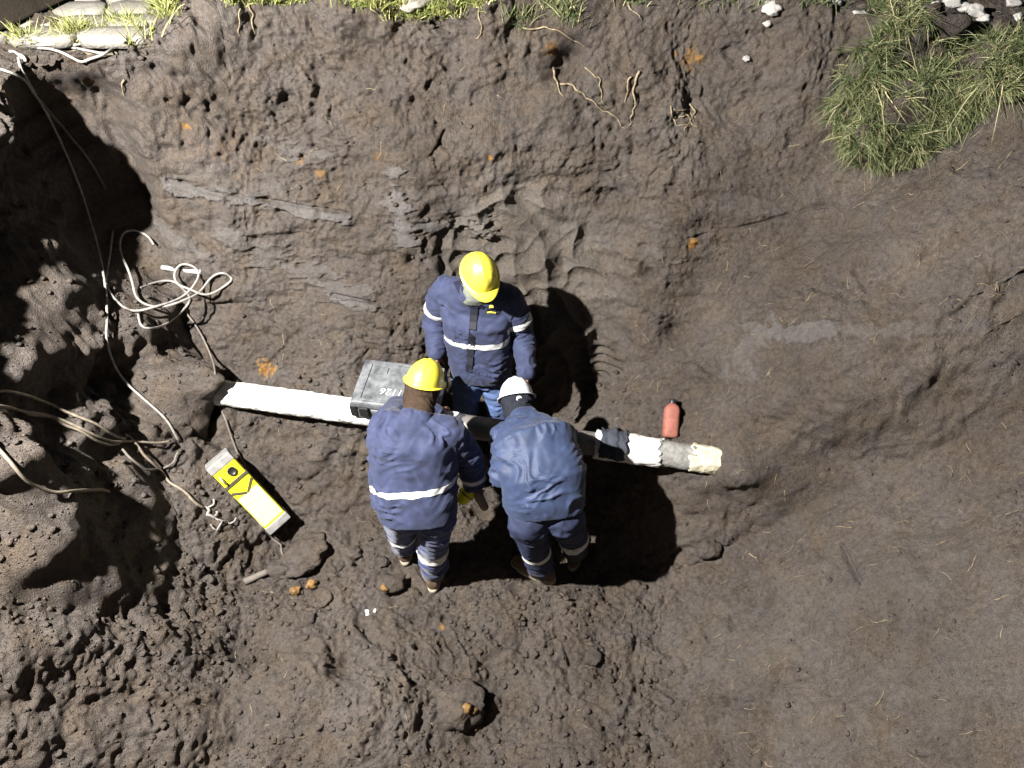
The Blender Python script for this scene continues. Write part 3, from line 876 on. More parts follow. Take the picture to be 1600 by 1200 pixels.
    # tape
    for (a, b, t0, t1, reach, src) in opt['tape']:
        s = jme if src == 'j' else tme
        ring_band(s, a, b, t0, t1, reach, 0.0035, 'reflective_stripe', M['reflect'], ja if src == 'j' else tr)
    if 'trunk_tape' in opt:
        p, n, w, arms = opt['trunk_tape']
        n = Vector(n).normalized(); p = Vector(p)
        band(jme, ((p-n*w, -n), (p+n*w, n)), lambda c: all(seg_dist(c, a, b) > 0.105 for a, b in arms) and seg_dist(c, J['pelvis'], J['neck']) < 0.26, 0.0035, 'reflective_stripe', M['reflect'], ja)
    # boots
    for s in 'LR': boot(root, J['ank'+s], J['toe'+s])
    # hood or knit cap under the helmet
    if opt.get('hood'):
        hb = MB(); R = Hm.to_3x3(); q = lambda x, y, z: Hm @ Vector((x, y, z))
        X, Y, Z = R @ Vector((1, 0, 0)), R @ Vector((0, 1, 0)), R @ Vector((0, 0, 1))
        hb.ell(q(0, -0.014, 0.010), (X*0.098, Y*0.110, Z*0.106), 24, 16)
        hb.ell(q(0, -0.016, -0.055), (X*0.090, Y*0.092, Z*0.078), 24, 12)
        hb.limb([q(0, -0.025, -0.04), J['neck']+nd*0.02], [0.078, 0.078])
        hme = remesh(hb, 'hood', 0.007, 5); wrinkle(hme, [(q(0, 0, 0.1), J['neck'], 1, 0.1)], 0.004, 0.008, opt['seed']+9)
        link_mesh('hood', hme, opt['hood'], root)
    helmet(root, Hm @ Matrix.Translation((0, -0.004, 0.046)) @ Matrix.Scale(0.88, 4), opt['helmet'], opt.get('hband', M['black']))
    return root, ja, jme, tr

V = Vector
# ---- the worker who stands behind the pipe, facing the camera
fl = 0.0
JA = dict(pelvis=PZ(752, 572, 0.82), waist=PZ(749, 535, 1.03), chest=PZ(745, 490, 1.26), neck=PZ(743, 455, 1.46),
          shL=PZ(795, 468, 1.36), shR=PZ(696, 456, 1.36), elL=PZ(816, 520, 1.10), elR=PZ(678, 500, 1.10), wrL=PZ(823, 580, 0.97), wrR=PZ(681, 550, 1.00))
JA['head'] = frame(PZ(749, 432, 1.59), (0.12, -0.46, 0.88), (0.30, -0.82, -0.48))
pa = JA['pelvis']
JA.update(hipL=pa+V((0.085, 0, -0.03)), hipR=pa+V((-0.085, 0, -0.03)), knL=pa+V((0.115, -0.05, -0.42)), knR=pa+V((-0.12, -0.04, -0.42)))
JA['ankL'] = V((pa.x+0.13, pa.y+0.02, drop(pa.x+0.13, pa.y+0.02, 1.2).z+0.095)); JA['ankR'] = V((pa.x-0.14, pa.y+0.02, drop(pa.x-0.14, pa.y+0.02, 1.2).z+0.095))
JA.update(toeL=V((0.2, -1, 0)), toeR=V((-0.2, -1, 0)), hdL=V((0.0, -0.45, -0.9)), hdR=V((0.1, -0.45, -0.9)), pnL=V((-1, 0, 0)), pnR=V((1, 0, 0)), curl=0.5)
optA = dict(seed=1, jacket=M['navy'], pants=M['jeans'], helmet=M['helmet_y'], fold=0.013, bulk=1.0, hem=0.03,
            tape=[(JA['shL'], JA['elL'], 0.52, 0.67, 0.12, 'j'), (JA['shR'], JA['elR'], 0.52, 0.67, 0.12, 'j')],
            trunk_tape=(JA['waist'].lerp(JA['chest'], 0.42), JA['chest']-JA['waist'], 0.020, [(JA['shL'], JA['elL']), (JA['elL'], JA['wrL']), (JA['shR'], JA['elR']), (JA['elR'], JA['wrR'])]))
pA, jA, jmA, trA = make_person('worker in yellow helmet standing behind the pipe against the earth wall, facing the camera', JA, optA)

# ---- the worker seen from behind at the left
JB = dict(pelvis=PZ(653, 792, 0.90), waist=PZ(648, 745, 1.06), chest=PZ(644, 692, 1.24), neck=PZ(652, 654, 1.33),
          shL=PZ(603, 672, 1.28), shR=PZ(698, 678, 1.28), elR=PZ(732, 712, 1.08), wrR=PZ(741, 755, 0.86), elL=PZ(622, 640, 1.00), wrL=PZ(680, 646, 0.93),
          hipL=PZ(627, 800, 0.86), hipR=PZ(680, 806, 0.86), knL=PZ(628, 833, 0.47), knR=PZ(676, 855, 0.47))
fa = drop(-0.655, 2.62, 1.0); fb = drop(-0.470, 2.42, 1.0)
JB['ankL'] = V((-0.675, 2.64, fa.z+0.09)); JB['ankR'] = V((-0.482, 2.46, fb.z+0.09))
JB.update(toeL=V((-0.05, 1, 0)), toeR=V((0.05, 1, 0)), hdR=V((0.02, 0.25, -1)), hdL=V((0.30, 0.9, -0.45)), pnR=V((1, 0.3, 0)), pnL=V((0.2, -0.1, -1)), curl=0.65)
JB['head'] = frame(PZ(662, 606, 1.39), (0.24, 0.46, 0.85), (0.25, 0.85, -0.45))
optB = dict(seed=21, jacket=M['navy'], pants=M['navy_pants'], helmet=M['helmet_y'], hood=M['brown_knit'], fold=0.013, bulk=1.05, hem=0.05,
            tape=[(JB['knL'], JB['ankL'], -0.16, 0.10, 0.13, 't'), (JB['knR'], JB['ankR'], -0.02, 0.22, 0.13, 't'), (JB['elR'], JB['wrR'], 0.62, 0.80, 0.11, 'j')],
            trunk_tape=(JB['pelvis'].lerp(JB['waist'], 0.92), (JB['chest']-JB['pelvis'])+V((-0.02, 0, 0.0)), 0.017, [(JB['shR'], JB['elR']), (JB['elR'], JB['wrR']), (JB['shL'], JB['elL']), (JB['elL'], JB['wrL'])]))
pB, jB, jmB, trB = make_person('worker in yellow helmet and brown balaclava seen from behind, holding a yellow tool', JB, optB)

# ---- the worker who bends over the pipe
JC = dict(pelvis=PZ(850, 782, 0.94), waist=PZ(848, 742, 1.08), chest=PZ(834, 695, 1.15), neck=PZ(820, 662, 1.11),
          shL=PZ(793, 690, 1.07), shR=PZ(872, 690, 1.07), elL=PZ(786, 742, 0.98), wrL=PZ(790, 718, 0.84), elR=PZ(888, 720, 0.94), wrR=PZ(868, 690, 0.86),
          hipL=PZ(826, 812, 0.88), hipR=PZ(880, 806, 0.88), knL=PZ(836, 856, 0.48), knR=PZ(896, 836, 0.48))
fa = drop(0.19, 2.46, 1.0); fb = drop(0.40, 2.62, 1.0)
JC['ankL'] = V((0.18, 2.46, fa.z+0.09)); JC['ankR'] = V((0.40, 2.62, fb.z+0.09))
JC.update(toeL=V((-0.85, 0.45, 0)), toeR=V((0.3, 1, 0)), hdL=V((0.1, 0.7, -0.3)), hdR=V((-0.3, 0.8, -0.3)), pnL=V((0.3, 0, -1)), pnR=V((-0.2, 0, -1)), curl=0.7)
JC['head'] = frame(PZ(808, 632, 1.08), (-0.10, 0.86, 0.50), (-0.10, 0.50, -0.86))
optC = dict(seed=43, jacket=M['navy_back'], pants=M['slate_pants'], helmet=M['helmet_w'], hood=M['dark_hood'], fold=0.012, bulk=1.06, hem=0.03,
            tape=[(JC['knL'], JC['ankL'], 0.05, 0.20, 0.13, 't'), (JC['knR'], JC['ankR'], 0.05, 0.20, 0.13, 't'), (JC['elR'], JC['wrR'], 0.05, 0.2, 0.11, 'j')])
pC, jC, jmC, trC = make_person('worker in white helmet bending over the pipe, back to the camera', JC, optC)

# ---- details on the standing worker's jacket: zip flap, badge
def on_mesh(me, org, d):
    o = bpy.data.objects.new('tmp', me); C.objects.link(o); bpy.context.view_layer.update()
    r = o.ray_cast(org, d.normalized()); bpy.data.objects.remove(o)
    return (r[1], r[2]) if r[0] else (None, None)
def patch_strip(me, px, width, thick, name, m, parent, along=None):
    """strip of cloth laid on a garment along a row of points"""
    o = bpy.data.objects.new('tmp', me); C.objects.link(o); bpy.context.view_layer.update()
    P = []
    for u, v in px:
        r = o.ray_cast(CAM, ray(u, v).normalized())
        if r[0]: P.append((r[1], r[2]))
    bpy.data.objects.remove(o)
    if len(P) < 2: return None
    mb = MB(); rings = []
    for i, (p, n) in enumerate(P):
        t = (P[min(i+1, len(P)-1)][0]-P[max(i-1, 0)][0]).normalized(); s_ = t.cross(n).normalized(); n = s_.cross(t).normalized()
        rings.append([p+s_*width+n*thick, p-s_*width+n*thick, p-s_*width-n*0.012, p+s_*width-n*0.012])
    mb.ring_loft(rings)
    return mb.obj(name, m, parent, smooth=False)
patch_strip(jmA, [(742+k*(-0.9)+0.0*k, 470+k*11) for k in range(11)], 0.022, 0.006, 'zip_flap', M['zip'], jA)
patch_strip(jmA, [(716, 440), (722, 455), (732, 470), (742, 480)], 0.028, 0.008, 'lapel', M['navy_dark'], jA)
patch_strip(jmA, [(768, 455), (762, 468), (750, 480)], 0.024, 0.008, 'lapel', M['navy_dark'], jA)
bd = patch_strip(jmA, [(760, 482), (767, 482), (774, 483)], 0.018, 0.006, 'chest_badge', M['navy_dark'], jA)
if bd:
    for q in ([(765, 479), (770, 479)],): patch_strip(jmA, q, 0.008, 0.009, 'badge_emblem', M['badge'], bd)
    patch_strip(jmA, [(761, 487), (767, 487), (774, 488)], 0.004, 0.009, 'badge_lettering', M['badge'], bd)
sc_ = MB()
nk = JA['neck']; 
sc_.ring_loft(sections([(nk-V((0, 0, 0.02)), 0.086, 0.090, (0, -0.2, 1)), (nk+V((0.01, -0.02, 0.035)), 0.080, 0.088, (0, -0.3, 1)), (nk+V((0.01, -0.03, 0.06)), 0.064, 0.072, (0, -0.3, 1))], (1, 0, 0)))
scm = remesh(sc_, 'neck_scarf', 0.006, 3); wrinkle(scm, [(nk, nk+V((0, 0, 0.1)), 1, 0.1)], 0.004, 0.006, 3); link_mesh('neck_scarf', scm, M['grey_scarf'], pA)
# white ear-side lamp clip on the left worker's helmet
eb = MB(); hb_ = JB['head'] @ Matrix.Translation((0.088, 0.02, 0.010))
eb.box(hb_, (0.035, 0.055, 0.06)); eb.obj('helmet_clip', M['white_plastic'], pB, bevel=0.008, smooth=False)

# ================================================================== the pipe
PIPE_Z, PIPE_R = 0.79, 0.070
def pipe_at(u): return PZ(u, 612 + (u-335)*0.1376, PIPE_Z)
PA, PB = pipe_at(250), pipe_at(1190)
pax = (PB-PA).normalized(); pup = V((0, 0, 1)); pside = pax.cross(pup).normalized(); pup = pside.cross(pax)
def sleeve(u0, u1, r, name, m, parent, jag0=0.0, jag1=0.0, lump=0.0, n=40, step=0.012, taper=None, ridge=0.0):
    a, b = pipe_at(u0), pipe_at(u1); L = (b-a).length; k = max(4, int(L/step)); rings = []
    rr = RNG.random(3)*50
    for i in range(k+1):
        t = i/k; ring = []
        for j in range(n):
            q = 2*math.pi*j/n
            off = 0.0
            wv = float(perlin(math.cos(q)*2.2+rr[0], math.sin(q)*2.2, 1.0)) + 0.5*float(perlin(math.cos(q)*6+rr[0], math.sin(q)*6, 4.0))
            off = jag0*wv*(1-t)**2 + jag1*wv*t**2
            c = a + pax*(L*t+off)
            rad = r + (lump*float(perlin(c.x*14+rr[1], math.cos(q)*2.0, math.sin(q)*2.0)) + lump*0.7*float(perlin(c.x*40+rr[1], math.cos(q)*5.0, math.sin(q)*5.0)) if lump else 0)
            if ridge: rad += ridge*(((L*t+0.09*q/(2*math.pi))/0.09) % 1.0)
            if taper: rad *= taper(t)
            ring.append(c + pside*(rad*math.cos(q)) + pup*(rad*math.sin(q)))
        rings.append(ring)
    # closing lips down to the barrel
    def lip(ring, c): return [p.lerp(c + (p-c).normalized()*(PIPE_R*0.96), 0.98) for p in ring]
    def cen(ring):
        s_ = V((0, 0, 0))
        for p in ring: s_ += p
        return s_/len(ring)
    rings = [lip(rings[0], cen(rings[0]))] + rings + [lip(rings[-1], cen(rings[-1]))]
    mb = MB(); mb.ring_loft(rings); return mb.obj(name, m, parent)
pipe = empty('buried_pipe', tuple(PA), 'steel pipe with white coating crossing the pit between its earth ledges', 'pipe')
bar = MB(); bar.tube([PA.lerp(PB, t/40) for t in range(41)], PIPE_R, 40); bar.obj('barrel', M['steel'], pipe)
sleeve(262, 710, PIPE_R+0.007, 'coating', M['wrap'], pipe, 0.0, 0.10, 0.006, ridge=0.004)
sleeve(694, 722, PIPE_R+0.004, 'tape_edge', M['cloth_dark'], pipe, 0.03, 0.05, 0.003)
sleeve(930, 1030, PIPE_R+0.014, 'coating', M['wrap'], pipe, 0.01, 0.05, 0.007, ridge=0.004)
sleeve(1022, 1086, PIPE_R+0.006, 'adhesive_band', M['grey_wrap'], pipe, 0.03, 0.03, 0.006)
sleeve(1078, 1180, PIPE_R+0.012, 'coating', M['cream'], pipe, 0.03, 0.02, 0.010, taper=lambda t: 1-0.12*t)

# dark cloth laid over the pipe
def cloth_on_pipe():
    a, b = pipe_at(938), pipe_at(978); L = (b-a).length; k, n = 22, 26; rings = []; vs_, fs = [], []
    for i in range(k+1):
        for j in range(n+1):
            q = math.radians(205) - math.radians(205)*j/n + 0.25*float(perlin(i*0.25, j*0.2, 2.0))
            t = i/k
            c = a+pax*(L*t + 0.02*float(perlin(j*0.35, t*2, 7)))
            rad = PIPE_R+0.019+0.016*abs(float(perlin(i*0.22+3, j*0.30, 0.5)))+0.03*max(0, float(perlin(i*0.18, j*0.15, 9.5)))
            vs_.append(c + pside*(-rad*math.cos(q))*-1 + pup*(rad*math.sin(q)))
    for i in range(k):
        for j in range(n):
            p = i*(n+1)+j; fs.append((p, p+1, p+n+2, p+n+1))
    mb = MB(); mb.add(vs_, fs); me = mb.mesh('work_cloth')
    o = link_mesh('work_cloth', me, M['cloth_dark'])
    sd = o.modifiers.new('thick', 'SOLIDIFY'); sd.thickness = 0.004; sd.offset = 1
    tag(o, 'crumpled charcoal cloth draped over the white coated pipe', 'cloth')
cloth_on_pipe()

# ================================================================== equipment case
def make_case():
    c = PZ(622, 600, 1.00)
    Mx = Matrix.Translation(c) @ Matrix.Rotation(math.radians(-9), 4, 'Z') @ Matrix.Rotation(math.radians(4), 4, 'X')
    w, d, h = 0.50, 0.34, 0.15
    root = empty('equipment_case', tuple(Mx @ V((0, 0, -h))), 'dusty dark grey hard case with white marker number, resting on the pipe', 'case')
    mb = MB(); mb.box(Mx, (w, d, 0.085), (0, 0, -0.107)); mb.obj('case_base', M['case'], root, bevel=0.012, smooth=False)
    mb = MB(); mb.box(Mx, (w, d, 0.055), (0, 0, -0.030)); lid = mb.obj('lid', M['case'], root, bevel=0.014, smooth=False)
    for x0, y0, sx, sy in [(-0.20, 0, 0.018, 0.27), (0.20, 0, 0.018, 0.27), (0, 0.145, 0.36, 0.016), (0, -0.145, 0.36, 0.016), (-0.13, 0.09, 0.09, 0.05)]:
        mb = MB(); mb.box(Mx, (sx, sy, 0.010), (x0, y0, 0.000)); mb.obj('lid_rib', M['case'], lid, bevel=0.003, smooth=False)
    for x0 in (-0.17, 0.17):
        mb = MB(); mb.box(Mx, (0.055, 0.016, 0.075), (x0, -d/2-0.009, -0.075)); mb.obj('latch', M['black'], root, bevel=0.004, smooth=False)
    mb = MB(); mb.tube([Mx @ V(p) for p in [(-0.08, -d/2, -0.10), (-0.08, -d/2-0.035, -0.105), (-0.06, -d/2-0.045, -0.107), (0.06, -d/2-0.045, -0.107), (0.08, -d/2-0.035, -0.105), (0.08, -d/2, -0.10)]], 0.011, 10)
    mb.obj('handle', M['black'], root)
    for x0 in (-0.235, 0.235):
        for y0 in (-0.155, 0.155):
            mb = MB(); mb.box(Mx, (0.045, 0.045, 0.10), (x0, y0, -0.085)); mb.obj('corner_guard', M['black'], root, bevel=0.010, smooth=False)
    # hand-written number, upside down for the viewer
    tc = bpy.data.curves.new('marker_number', 'FONT'); tc.body = '21126'; tc.size = 0.070; tc.extrude = 0.0008; tc.shear = 0.15; tc.offset = -0.0012
    tob = bpy.data.objects.new('tmp', tc); C.objects.link(tob); bpy.context.view_layer.update()
    me = bpy.data.meshes.new_from_object(tob.evaluated_get(bpy.context.evaluated_depsgraph_get())); bpy.data.objects.remove(tob)
    me.transform(Mx @ Matrix.Translation((0.085, -0.045, 0.0008)) @ Matrix.Rotation(math.pi, 4, 'Z'))
    link_mesh('marker_number', me, M['paint_white'], lid, smooth=False)
make_case()

# ================================================================== yellow equipment box on the floor
def make_yellow_box():
    a, na = at(350, 738); b, nb = at(436, 826)
    a = V(a)+V((0, 0, 0.07)); b = V(b)+V((0, 0, 0.07))
    c = (a+b)/2; ax = (b-a); L = ax.length; ax.normalize()
    L = max(L, 0.58)
    upv = V((0, 0, 1)); sidev = ax.cross(upv).normalized(); upv = sidev.cross(ax)
    Mx = Matrix((ax, -sidev, upv)).transposed().to_4x4(); Mx.translation = c + V((0, 0, 0.03))
    Mx = Mx @ Matrix.Rotation(math.radians(26), 4, 'X')
    W, Hh = 0.155, 0.13
    root = empty('yellow_equipment_box', tuple(c), 'long yellow equipment box with grey end caps lying beside the cables', 'equipment box')
    mb = MB(); mb.box(Mx, (L-0.10, W, Hh)); body = mb.obj('body', M['yellow'], root, bevel=0.008, smooth=False)
    for s in (-1, 1):
        mb = MB(); mb.box(Mx, (0.055, W+0.010, Hh+0.010), (s*(L/2-0.028), 0, 0)); mb.obj('end_cap', M['alu'], root, bevel=0.008, smooth=False)
    mb = MB(); mb.box(Mx, (0.022, W+0.012, Hh+0.012), (-L/2+0.17, 0, 0)); mb.obj('strap', M['strap'], root, bevel=0.003, smooth=False)
    ch = MB()
    for s in (-1, 1):
        m2 = Mx @ Matrix.Translation((-L/2+0.245, s*W*0.25, Hh/2+0.001)) @ Matrix.Rotation(s*math.radians(38), 4, 'Z')
        ch.box(m2, (0.016, W*0.60, 0.006))
    ch.obj('chevron_stripe', M['strap'], root, smooth=False)
    pb = MB(); pb.box(Mx, (L-0.34, W*0.93, 0.006), (0.10, 0.0, Hh/2+0.001)); pb.obj('glare_panel', mat('painted_glare_yellow', (0.93, 0.89, 0.34), 0.4, 0.5, noise=0.15, nscale=14), root, smooth=False)  # added panel: overexposed glare of the lamp-facing side put into its colour
    gb = MB(); gb.ring_loft([[Mx @ V((-L/2+0.105+0.027*r*math.cos(t), 0.02+0.027*r*math.sin(t), Hh/2+h)) for t in [2*math.pi*k/24 for k in range(24)]] for r, h in [(1, -0.01), (1, 0.014), (0.88, 0.018), (0.80, 0.012), (0.1, 0.012)]])
    gb.obj('gauge', M['black'], root)
    hb = MB(); hb.tube([Mx @ V(p) for p in [(-L/2+0.09, -0.055, Hh/2-0.01), (-L/2+0.09, -0.055, Hh/2+0.03), (-L/2+0.11, -0.055, Hh/2+0.04), (-L/2+0.135, -0.055, Hh/2+0.03), (-L/2+0.14, -0.055, Hh/2-0.01)]], 0.006, 8)
    hb.obj('wire_clip', M['alu'], root)
make_yellow_box()

# ================================================================== red bottle
def make_bottle():
    p0, n0 = at(1045, 692); p1, n1 = at(1048, 650)
    ax = (V(p1)-V(p0)); ax = V((ax.x, ax.y, max(ax.z, 0.10))).normalized()
    c0 = V(p0)+V((0, 0, 0.045))
    Mx = frame(c0, ax, (0, -0.6, 0.8))
    root = empty('red_bottle', tuple(p0), 'faded red plastic bottle with dark cap lying by the right end of the pipe', 'bottle')
    n = 28; prof = [(0.030, 0.0), (0.043, 0.006), (0.047, 0.018), (0.047, 0.10), (0.0455, 0.105), (0.047, 0.11), (0.047, 0.165), (0.044, 0.182), (0.034, 0.198), (0.020, 0.206), (0.018, 0.216)]
    rings = []
    for r, h in prof:
        ring = []
        for k in range(n):
            t = 2*math.pi*k/n; e = 3.2
            c, s_ = math.cos(t), math.sin(t)
            ring.append(Mx @ V((r*math.copysign(abs(c)**(2/e), c), r*math.copysign(abs(s_)**(2/e), s_), h)))
        rings.append(ring)
    mb = MB(); mb.ring_loft(rings); mb.obj('bottle_body', M['red'], root)
    cb = MB(); cb.ring_loft([[Mx @ V((r*math.cos(2*math.pi*k/20), r*math.sin(2*math.pi*k/20), h)) for k in range(20)] for r, h in [(0.021, 0.208), (0.022, 0.212), (0.022, 0.234), (0.018, 0.238)]])
    cb.obj('cap', M['black'], root)
make_bottle()

# ================================================================== tool in the left worker's hand, and a board on the floor
def make_tool():
    w = JB['wrR'] + V((0.045, 0.01, -0.12))
    root = empty('hand_grinder', tuple(w), 'yellow hand tool with brown grip held by the worker in the balaclava', 'tool')
    a = PZ(724, 778, 0.76); b = PZ(737, 762, 0.80)
    mb = MB(); mb.limb([a, a.lerp(b, 0.45), b], [0.040, 0.046, 0.034], 18); mb.obj('motor_body', M['yellow'], root)
    mb = MB(); mb.tube([a.lerp(b, 0.30), a.lerp(b, 0.38)], 0.047, 18); mb.obj('collar_ring', M['black'], root)
    mb = MB(); g0, g1 = PZ(741, 764, 0.80), PZ(757, 792, 0.74); mb.limb([g0, g0.lerp(g1, 0.5), g1], [0.020, 0.027, 0.024], 14); mb.obj('grip', mat('tan_grip', (0.40, 0.28, 0.18), 0.7, 0.3, noise=0.4), root)
    mb = MB(); h0, h1 = b, PZ(752, 748, 0.80); mb.limb([h0, h1], [0.026, 0.030], 16); mb.obj('gear_head', M['alu'], root)
    mb = MB(); c = PZ(756, 750, 0.77); mb.ring_loft([[c+V((0.052*math.cos(t), 0.052*math.sin(t), h)) for t in [2*math.pi*k/24 for k in range(24)]] for h in (-0.006, 0.0, 0.004)]); mb.obj('disc', M['black'], root)
make_tool()
p, n = at(758, 735)
bo = MB(); Mb = frame(V(p)+V((0, 0, 0.03)), (0.1, -0.1, 1), (0.2, 1, 0)); bo.box(Mb, (0.10, 0.20, 0.022)); o = bo.obj('wooden_board', mat('dirty_board', (0.30, 0.25, 0.19), 0.85, 0.2, noise=0.4), None, bevel=0.003, smooth=False)
tag(o, 'short dirty board on the floor between the two bending workers', 'board')

# ================================================================== cables, wires, roots
def surf_path(px, lift, n=8, sub=5, jit=0.0, relax=3):
    """polyline laid on the soil"""
    fine = spline([V((u, v, 0)) for u, v in px], n)
    pts = []
    for q in fine:
        loc, nor = at(q.x, q.y)
        nor = V(nor)
        if nor.dot(ray(q.x, q.y)) > 0: nor = -nor
        pts.append(V(loc)+nor*lift)
    for _ in range(relax):
        pts = [pts[0]]+[(pts[i-1]+pts[i]*2+pts[i+1])/4 for i in range(1, len(pts)-1)]+[pts[-1]]
    return pts
def cable(name, label, cat, px, r, m, lift=None, group=None, parent=None, relax=6, n=8, taper=False):
    pts = surf_path(px, lift if lift is not None else r*1.6, relax=relax, n=n)
    mb = MB()
    rad = [r*(1-0.65*i/(len(pts)-1)) for i in range(len(pts))] if taper else r
    mb.tube(pts, rad, 8)
    o = mb.obj(name, m, parent)
    if parent is None: tag(o, label, cat, group)
    return o
G = 'grey cables running down the left side of the pit'
cable('cable', 'long grey cable hanging down the dark left wall to the soil heap', 'cable', [(28, 97), (38, 128), (75, 185), (112, 270), (135, 340), (155, 430), (165, 500), (163, 535), (190, 585), (230, 625), (262, 655), (279, 686)], 0.0070, M['cable'], 0.03, G, relax=14)
cable('cable', 'short grey cable entering at the left edge and crossing the corner rim', 'cable', [(-30, 95), (0, 112), (28, 125), (52, 148), (75, 185)], 0.0070, M['cable'], 0.03, G)
cable('cable', 'thin muddy cable on the shaded upper part of the left wall', 'cable', [(55, 150), (85, 185), (110, 215), (140, 252), (166, 298)], 0.008, M['cable_dark'], 0.03, G)
def plane_path(px, lift, n=7, bumps=0.012):
    """loops of stiff cable: lie on the mean plane of the soil below, never under it"""
    fine = spline([V((u, v, 0)) for u, v in px], n)
    hits = [V(at(q.x, q.y)[0]) for q in fine]
    A = np.array([h[:] for h in hits]); c = A.mean(0); nn = V(np.linalg.svd(A-c)[2][2])
    if nn.y > 0: nn = -nn
    c = V(c)+nn*lift; out = []
    for i, q in enumerate(fine):
        d = ray(q.x, q.y); t = (c-CAM).dot(nn)/d.dot(nn)
        p = CAM+d*t; h = hits[i]
        if (h-CAM).length < (p-CAM).length+0.012: p = h - d.normalized()*0.012
        out.append(p+nn*bumps*math.sin(i*0.37))
    for _ in range(6): out = [out[0]]+[(out[i-1]+out[i]*2+out[i+1])/4 for i in range(1, len(out)-1)]+[out[-1]]
    return out
def coil():
    px = [(176, 360), (172, 395), (166, 430), (168, 455), (195, 480), (225, 485), (262, 474), (295, 455), (311, 432), (302, 414), (284, 414), (272, 428), (280, 445), (300, 455), (325, 459), (352, 448), (363, 435), (352, 427), (330, 434), (312, 455), (290, 470), (255, 478), (222, 474), (212, 462), (207, 440), (198, 418), (187, 390), (190, 368), (210, 359), (228, 366), (240, 384)]
    mb = MB(); mb.tube(plane_path(px, 0.04), 0.0072, 8); tag(mb.obj('coiled_cable', M['cable']), 'looped light grey cable coil lying on the ledge by the left wall', 'cable')
    px = [(219, 450), (238, 442), (268, 440), (290, 452), (296, 468), (285, 486), (262, 505), (240, 514), (222, 507), (214, 492)]
    mb = MB(); mb.tube(plane_path(px, 0.025), 0.0072, 8); tag(mb.obj('coiled_cable', M['cable']), 'open lower loop of light grey cable under the coil', 'cable')
coil()
cable('power_lead', 'thin brown lead from the coiled cable down to the yellow box', 'cable', [(292, 482), (298, 500), (318, 532), (332, 570), (338, 605), (344, 630), (362, 672), (374, 714), (380, 730)], 0.0065, M['cable_dark'], 0.025, None, relax=10)
cable('power_lead', 'thin lead curling on the soil below the yellow box', 'cable', [(400, 812), (418, 835), (436, 850), (443, 868), (440, 884)], 0.006, M['cable_dark'], 0.015)
for i, (px, lab) in enumerate([([(50, 76), (90, 72), (130, 80), (165, 88), (195, 72), (206, 60)], 'upper grey cable of the bundle on the rim by the paving'), ([(62, 79), (100, 86), (140, 92), (172, 88), (200, 68)], 'lower grey cable of the bundle on the rim by the paving'),
                               ([(55, 73), (85, 78), (110, 74), (150, 76), (180, 78)], 'middle grey cable of the bundle on the rim by the paving'), ([(15, 89), (30, 94), (47, 94)], 'short stub of grey cable at the corner of the rim')]):
    cable('cable', lab, 'cable', px, 0.0070, M['cable'], 0.02+0.01*i, 'cables bundled on the rim')
W = 'muddy wires on the heap at the left'
cable('steel_wire', 'upper brown wire crossing the heap from the left edge to the knot', 'wire', [(-20, 614), (20, 617), (60, 627), (100, 645), (150, 668), (190, 692)], 0.0075, M['rope'], 0.03, W, relax=10)
cable('steel_wire', 'middle brown wire crossing the heap and ending right of the knot', 'wire', [(-20, 634), (30, 641), (80, 655), (130, 672), (180, 690), (225, 690), (262, 690)], 0.0075, M['rope'], 0.03, W, relax=10)
cable('steel_wire', 'lower brown wire of the three that meet at the knot', 'wire', [(25, 640), (70, 654), (105, 670), (150, 688), (190, 693)], 0.0075, M['rope'], 0.035, W, relax=10)
cable('steel_wire', 'bent grey wire hooking from the knot down to the frayed end', 'wire', [(188, 686), (197, 686), (210, 700), (232, 728), (262, 754), (292, 778), (318, 797)], 0.008, M['rope'], 0.035, W, relax=8)
cable('steel_wire', 'slack wire loop hanging under the knot on the heap', 'wire', [(188, 700), (200, 722), (225, 735), (250, 733), (270, 722), (280, 706)], 0.007, M['cable_dark'], 0.03, W, relax=8)
cable('steel_wire', 'single brown wire at the lower left edge ending on dark soil', 'wire', [(-20, 690), (0, 712), (30, 742), (70, 766), (110, 771), (168, 768)], 0.0085, M['rope'], 0.035, W, relax=10)
fr = cable('frayed_wire', 'frayed knot of bright wire ends left of the yellow box', 'wire', [(316, 793), (324, 792), (328, 800), (322, 806), (332, 808)], 0.009, M['cable'], 0.02, None, relax=2)
for px in ([(326, 796), (334, 782)], [(330, 806), (345, 816), (358, 815), (368, 808)], [(345, 816), (336, 830), (328, 818)], [(332, 804), (338, 800)]):
    cable('wire_end', None, None, px, 0.0055, M['cable'], 0.02, None, fr, relax=2)
# pvc offcut and dark tube
def rod(name, label, cat, a, b, r, m, lift):
    pa, _ = at(*a); pb, _ = at(*b); mb = MB()
    u = V((0, 0, lift)); mb.tube([V(pa)+u, V(pa).lerp(V(pb), 0.5)+u, V(pb)+u], r, 14); o = mb.obj(name, m); tag(o, label, cat); return o
rod('pvc_offcut', 'pale grey pipe offcut lying under the coiled cable', 'pipe offcut', (256, 424), (316, 431), 0.016, M['pvc'], 0.03)
rod('dark_tube', 'dark muddy tube lying on the floor below the yellow box', 'tube', (382, 911), (442, 884), 0.020, M['cable_dark'], 0.012)

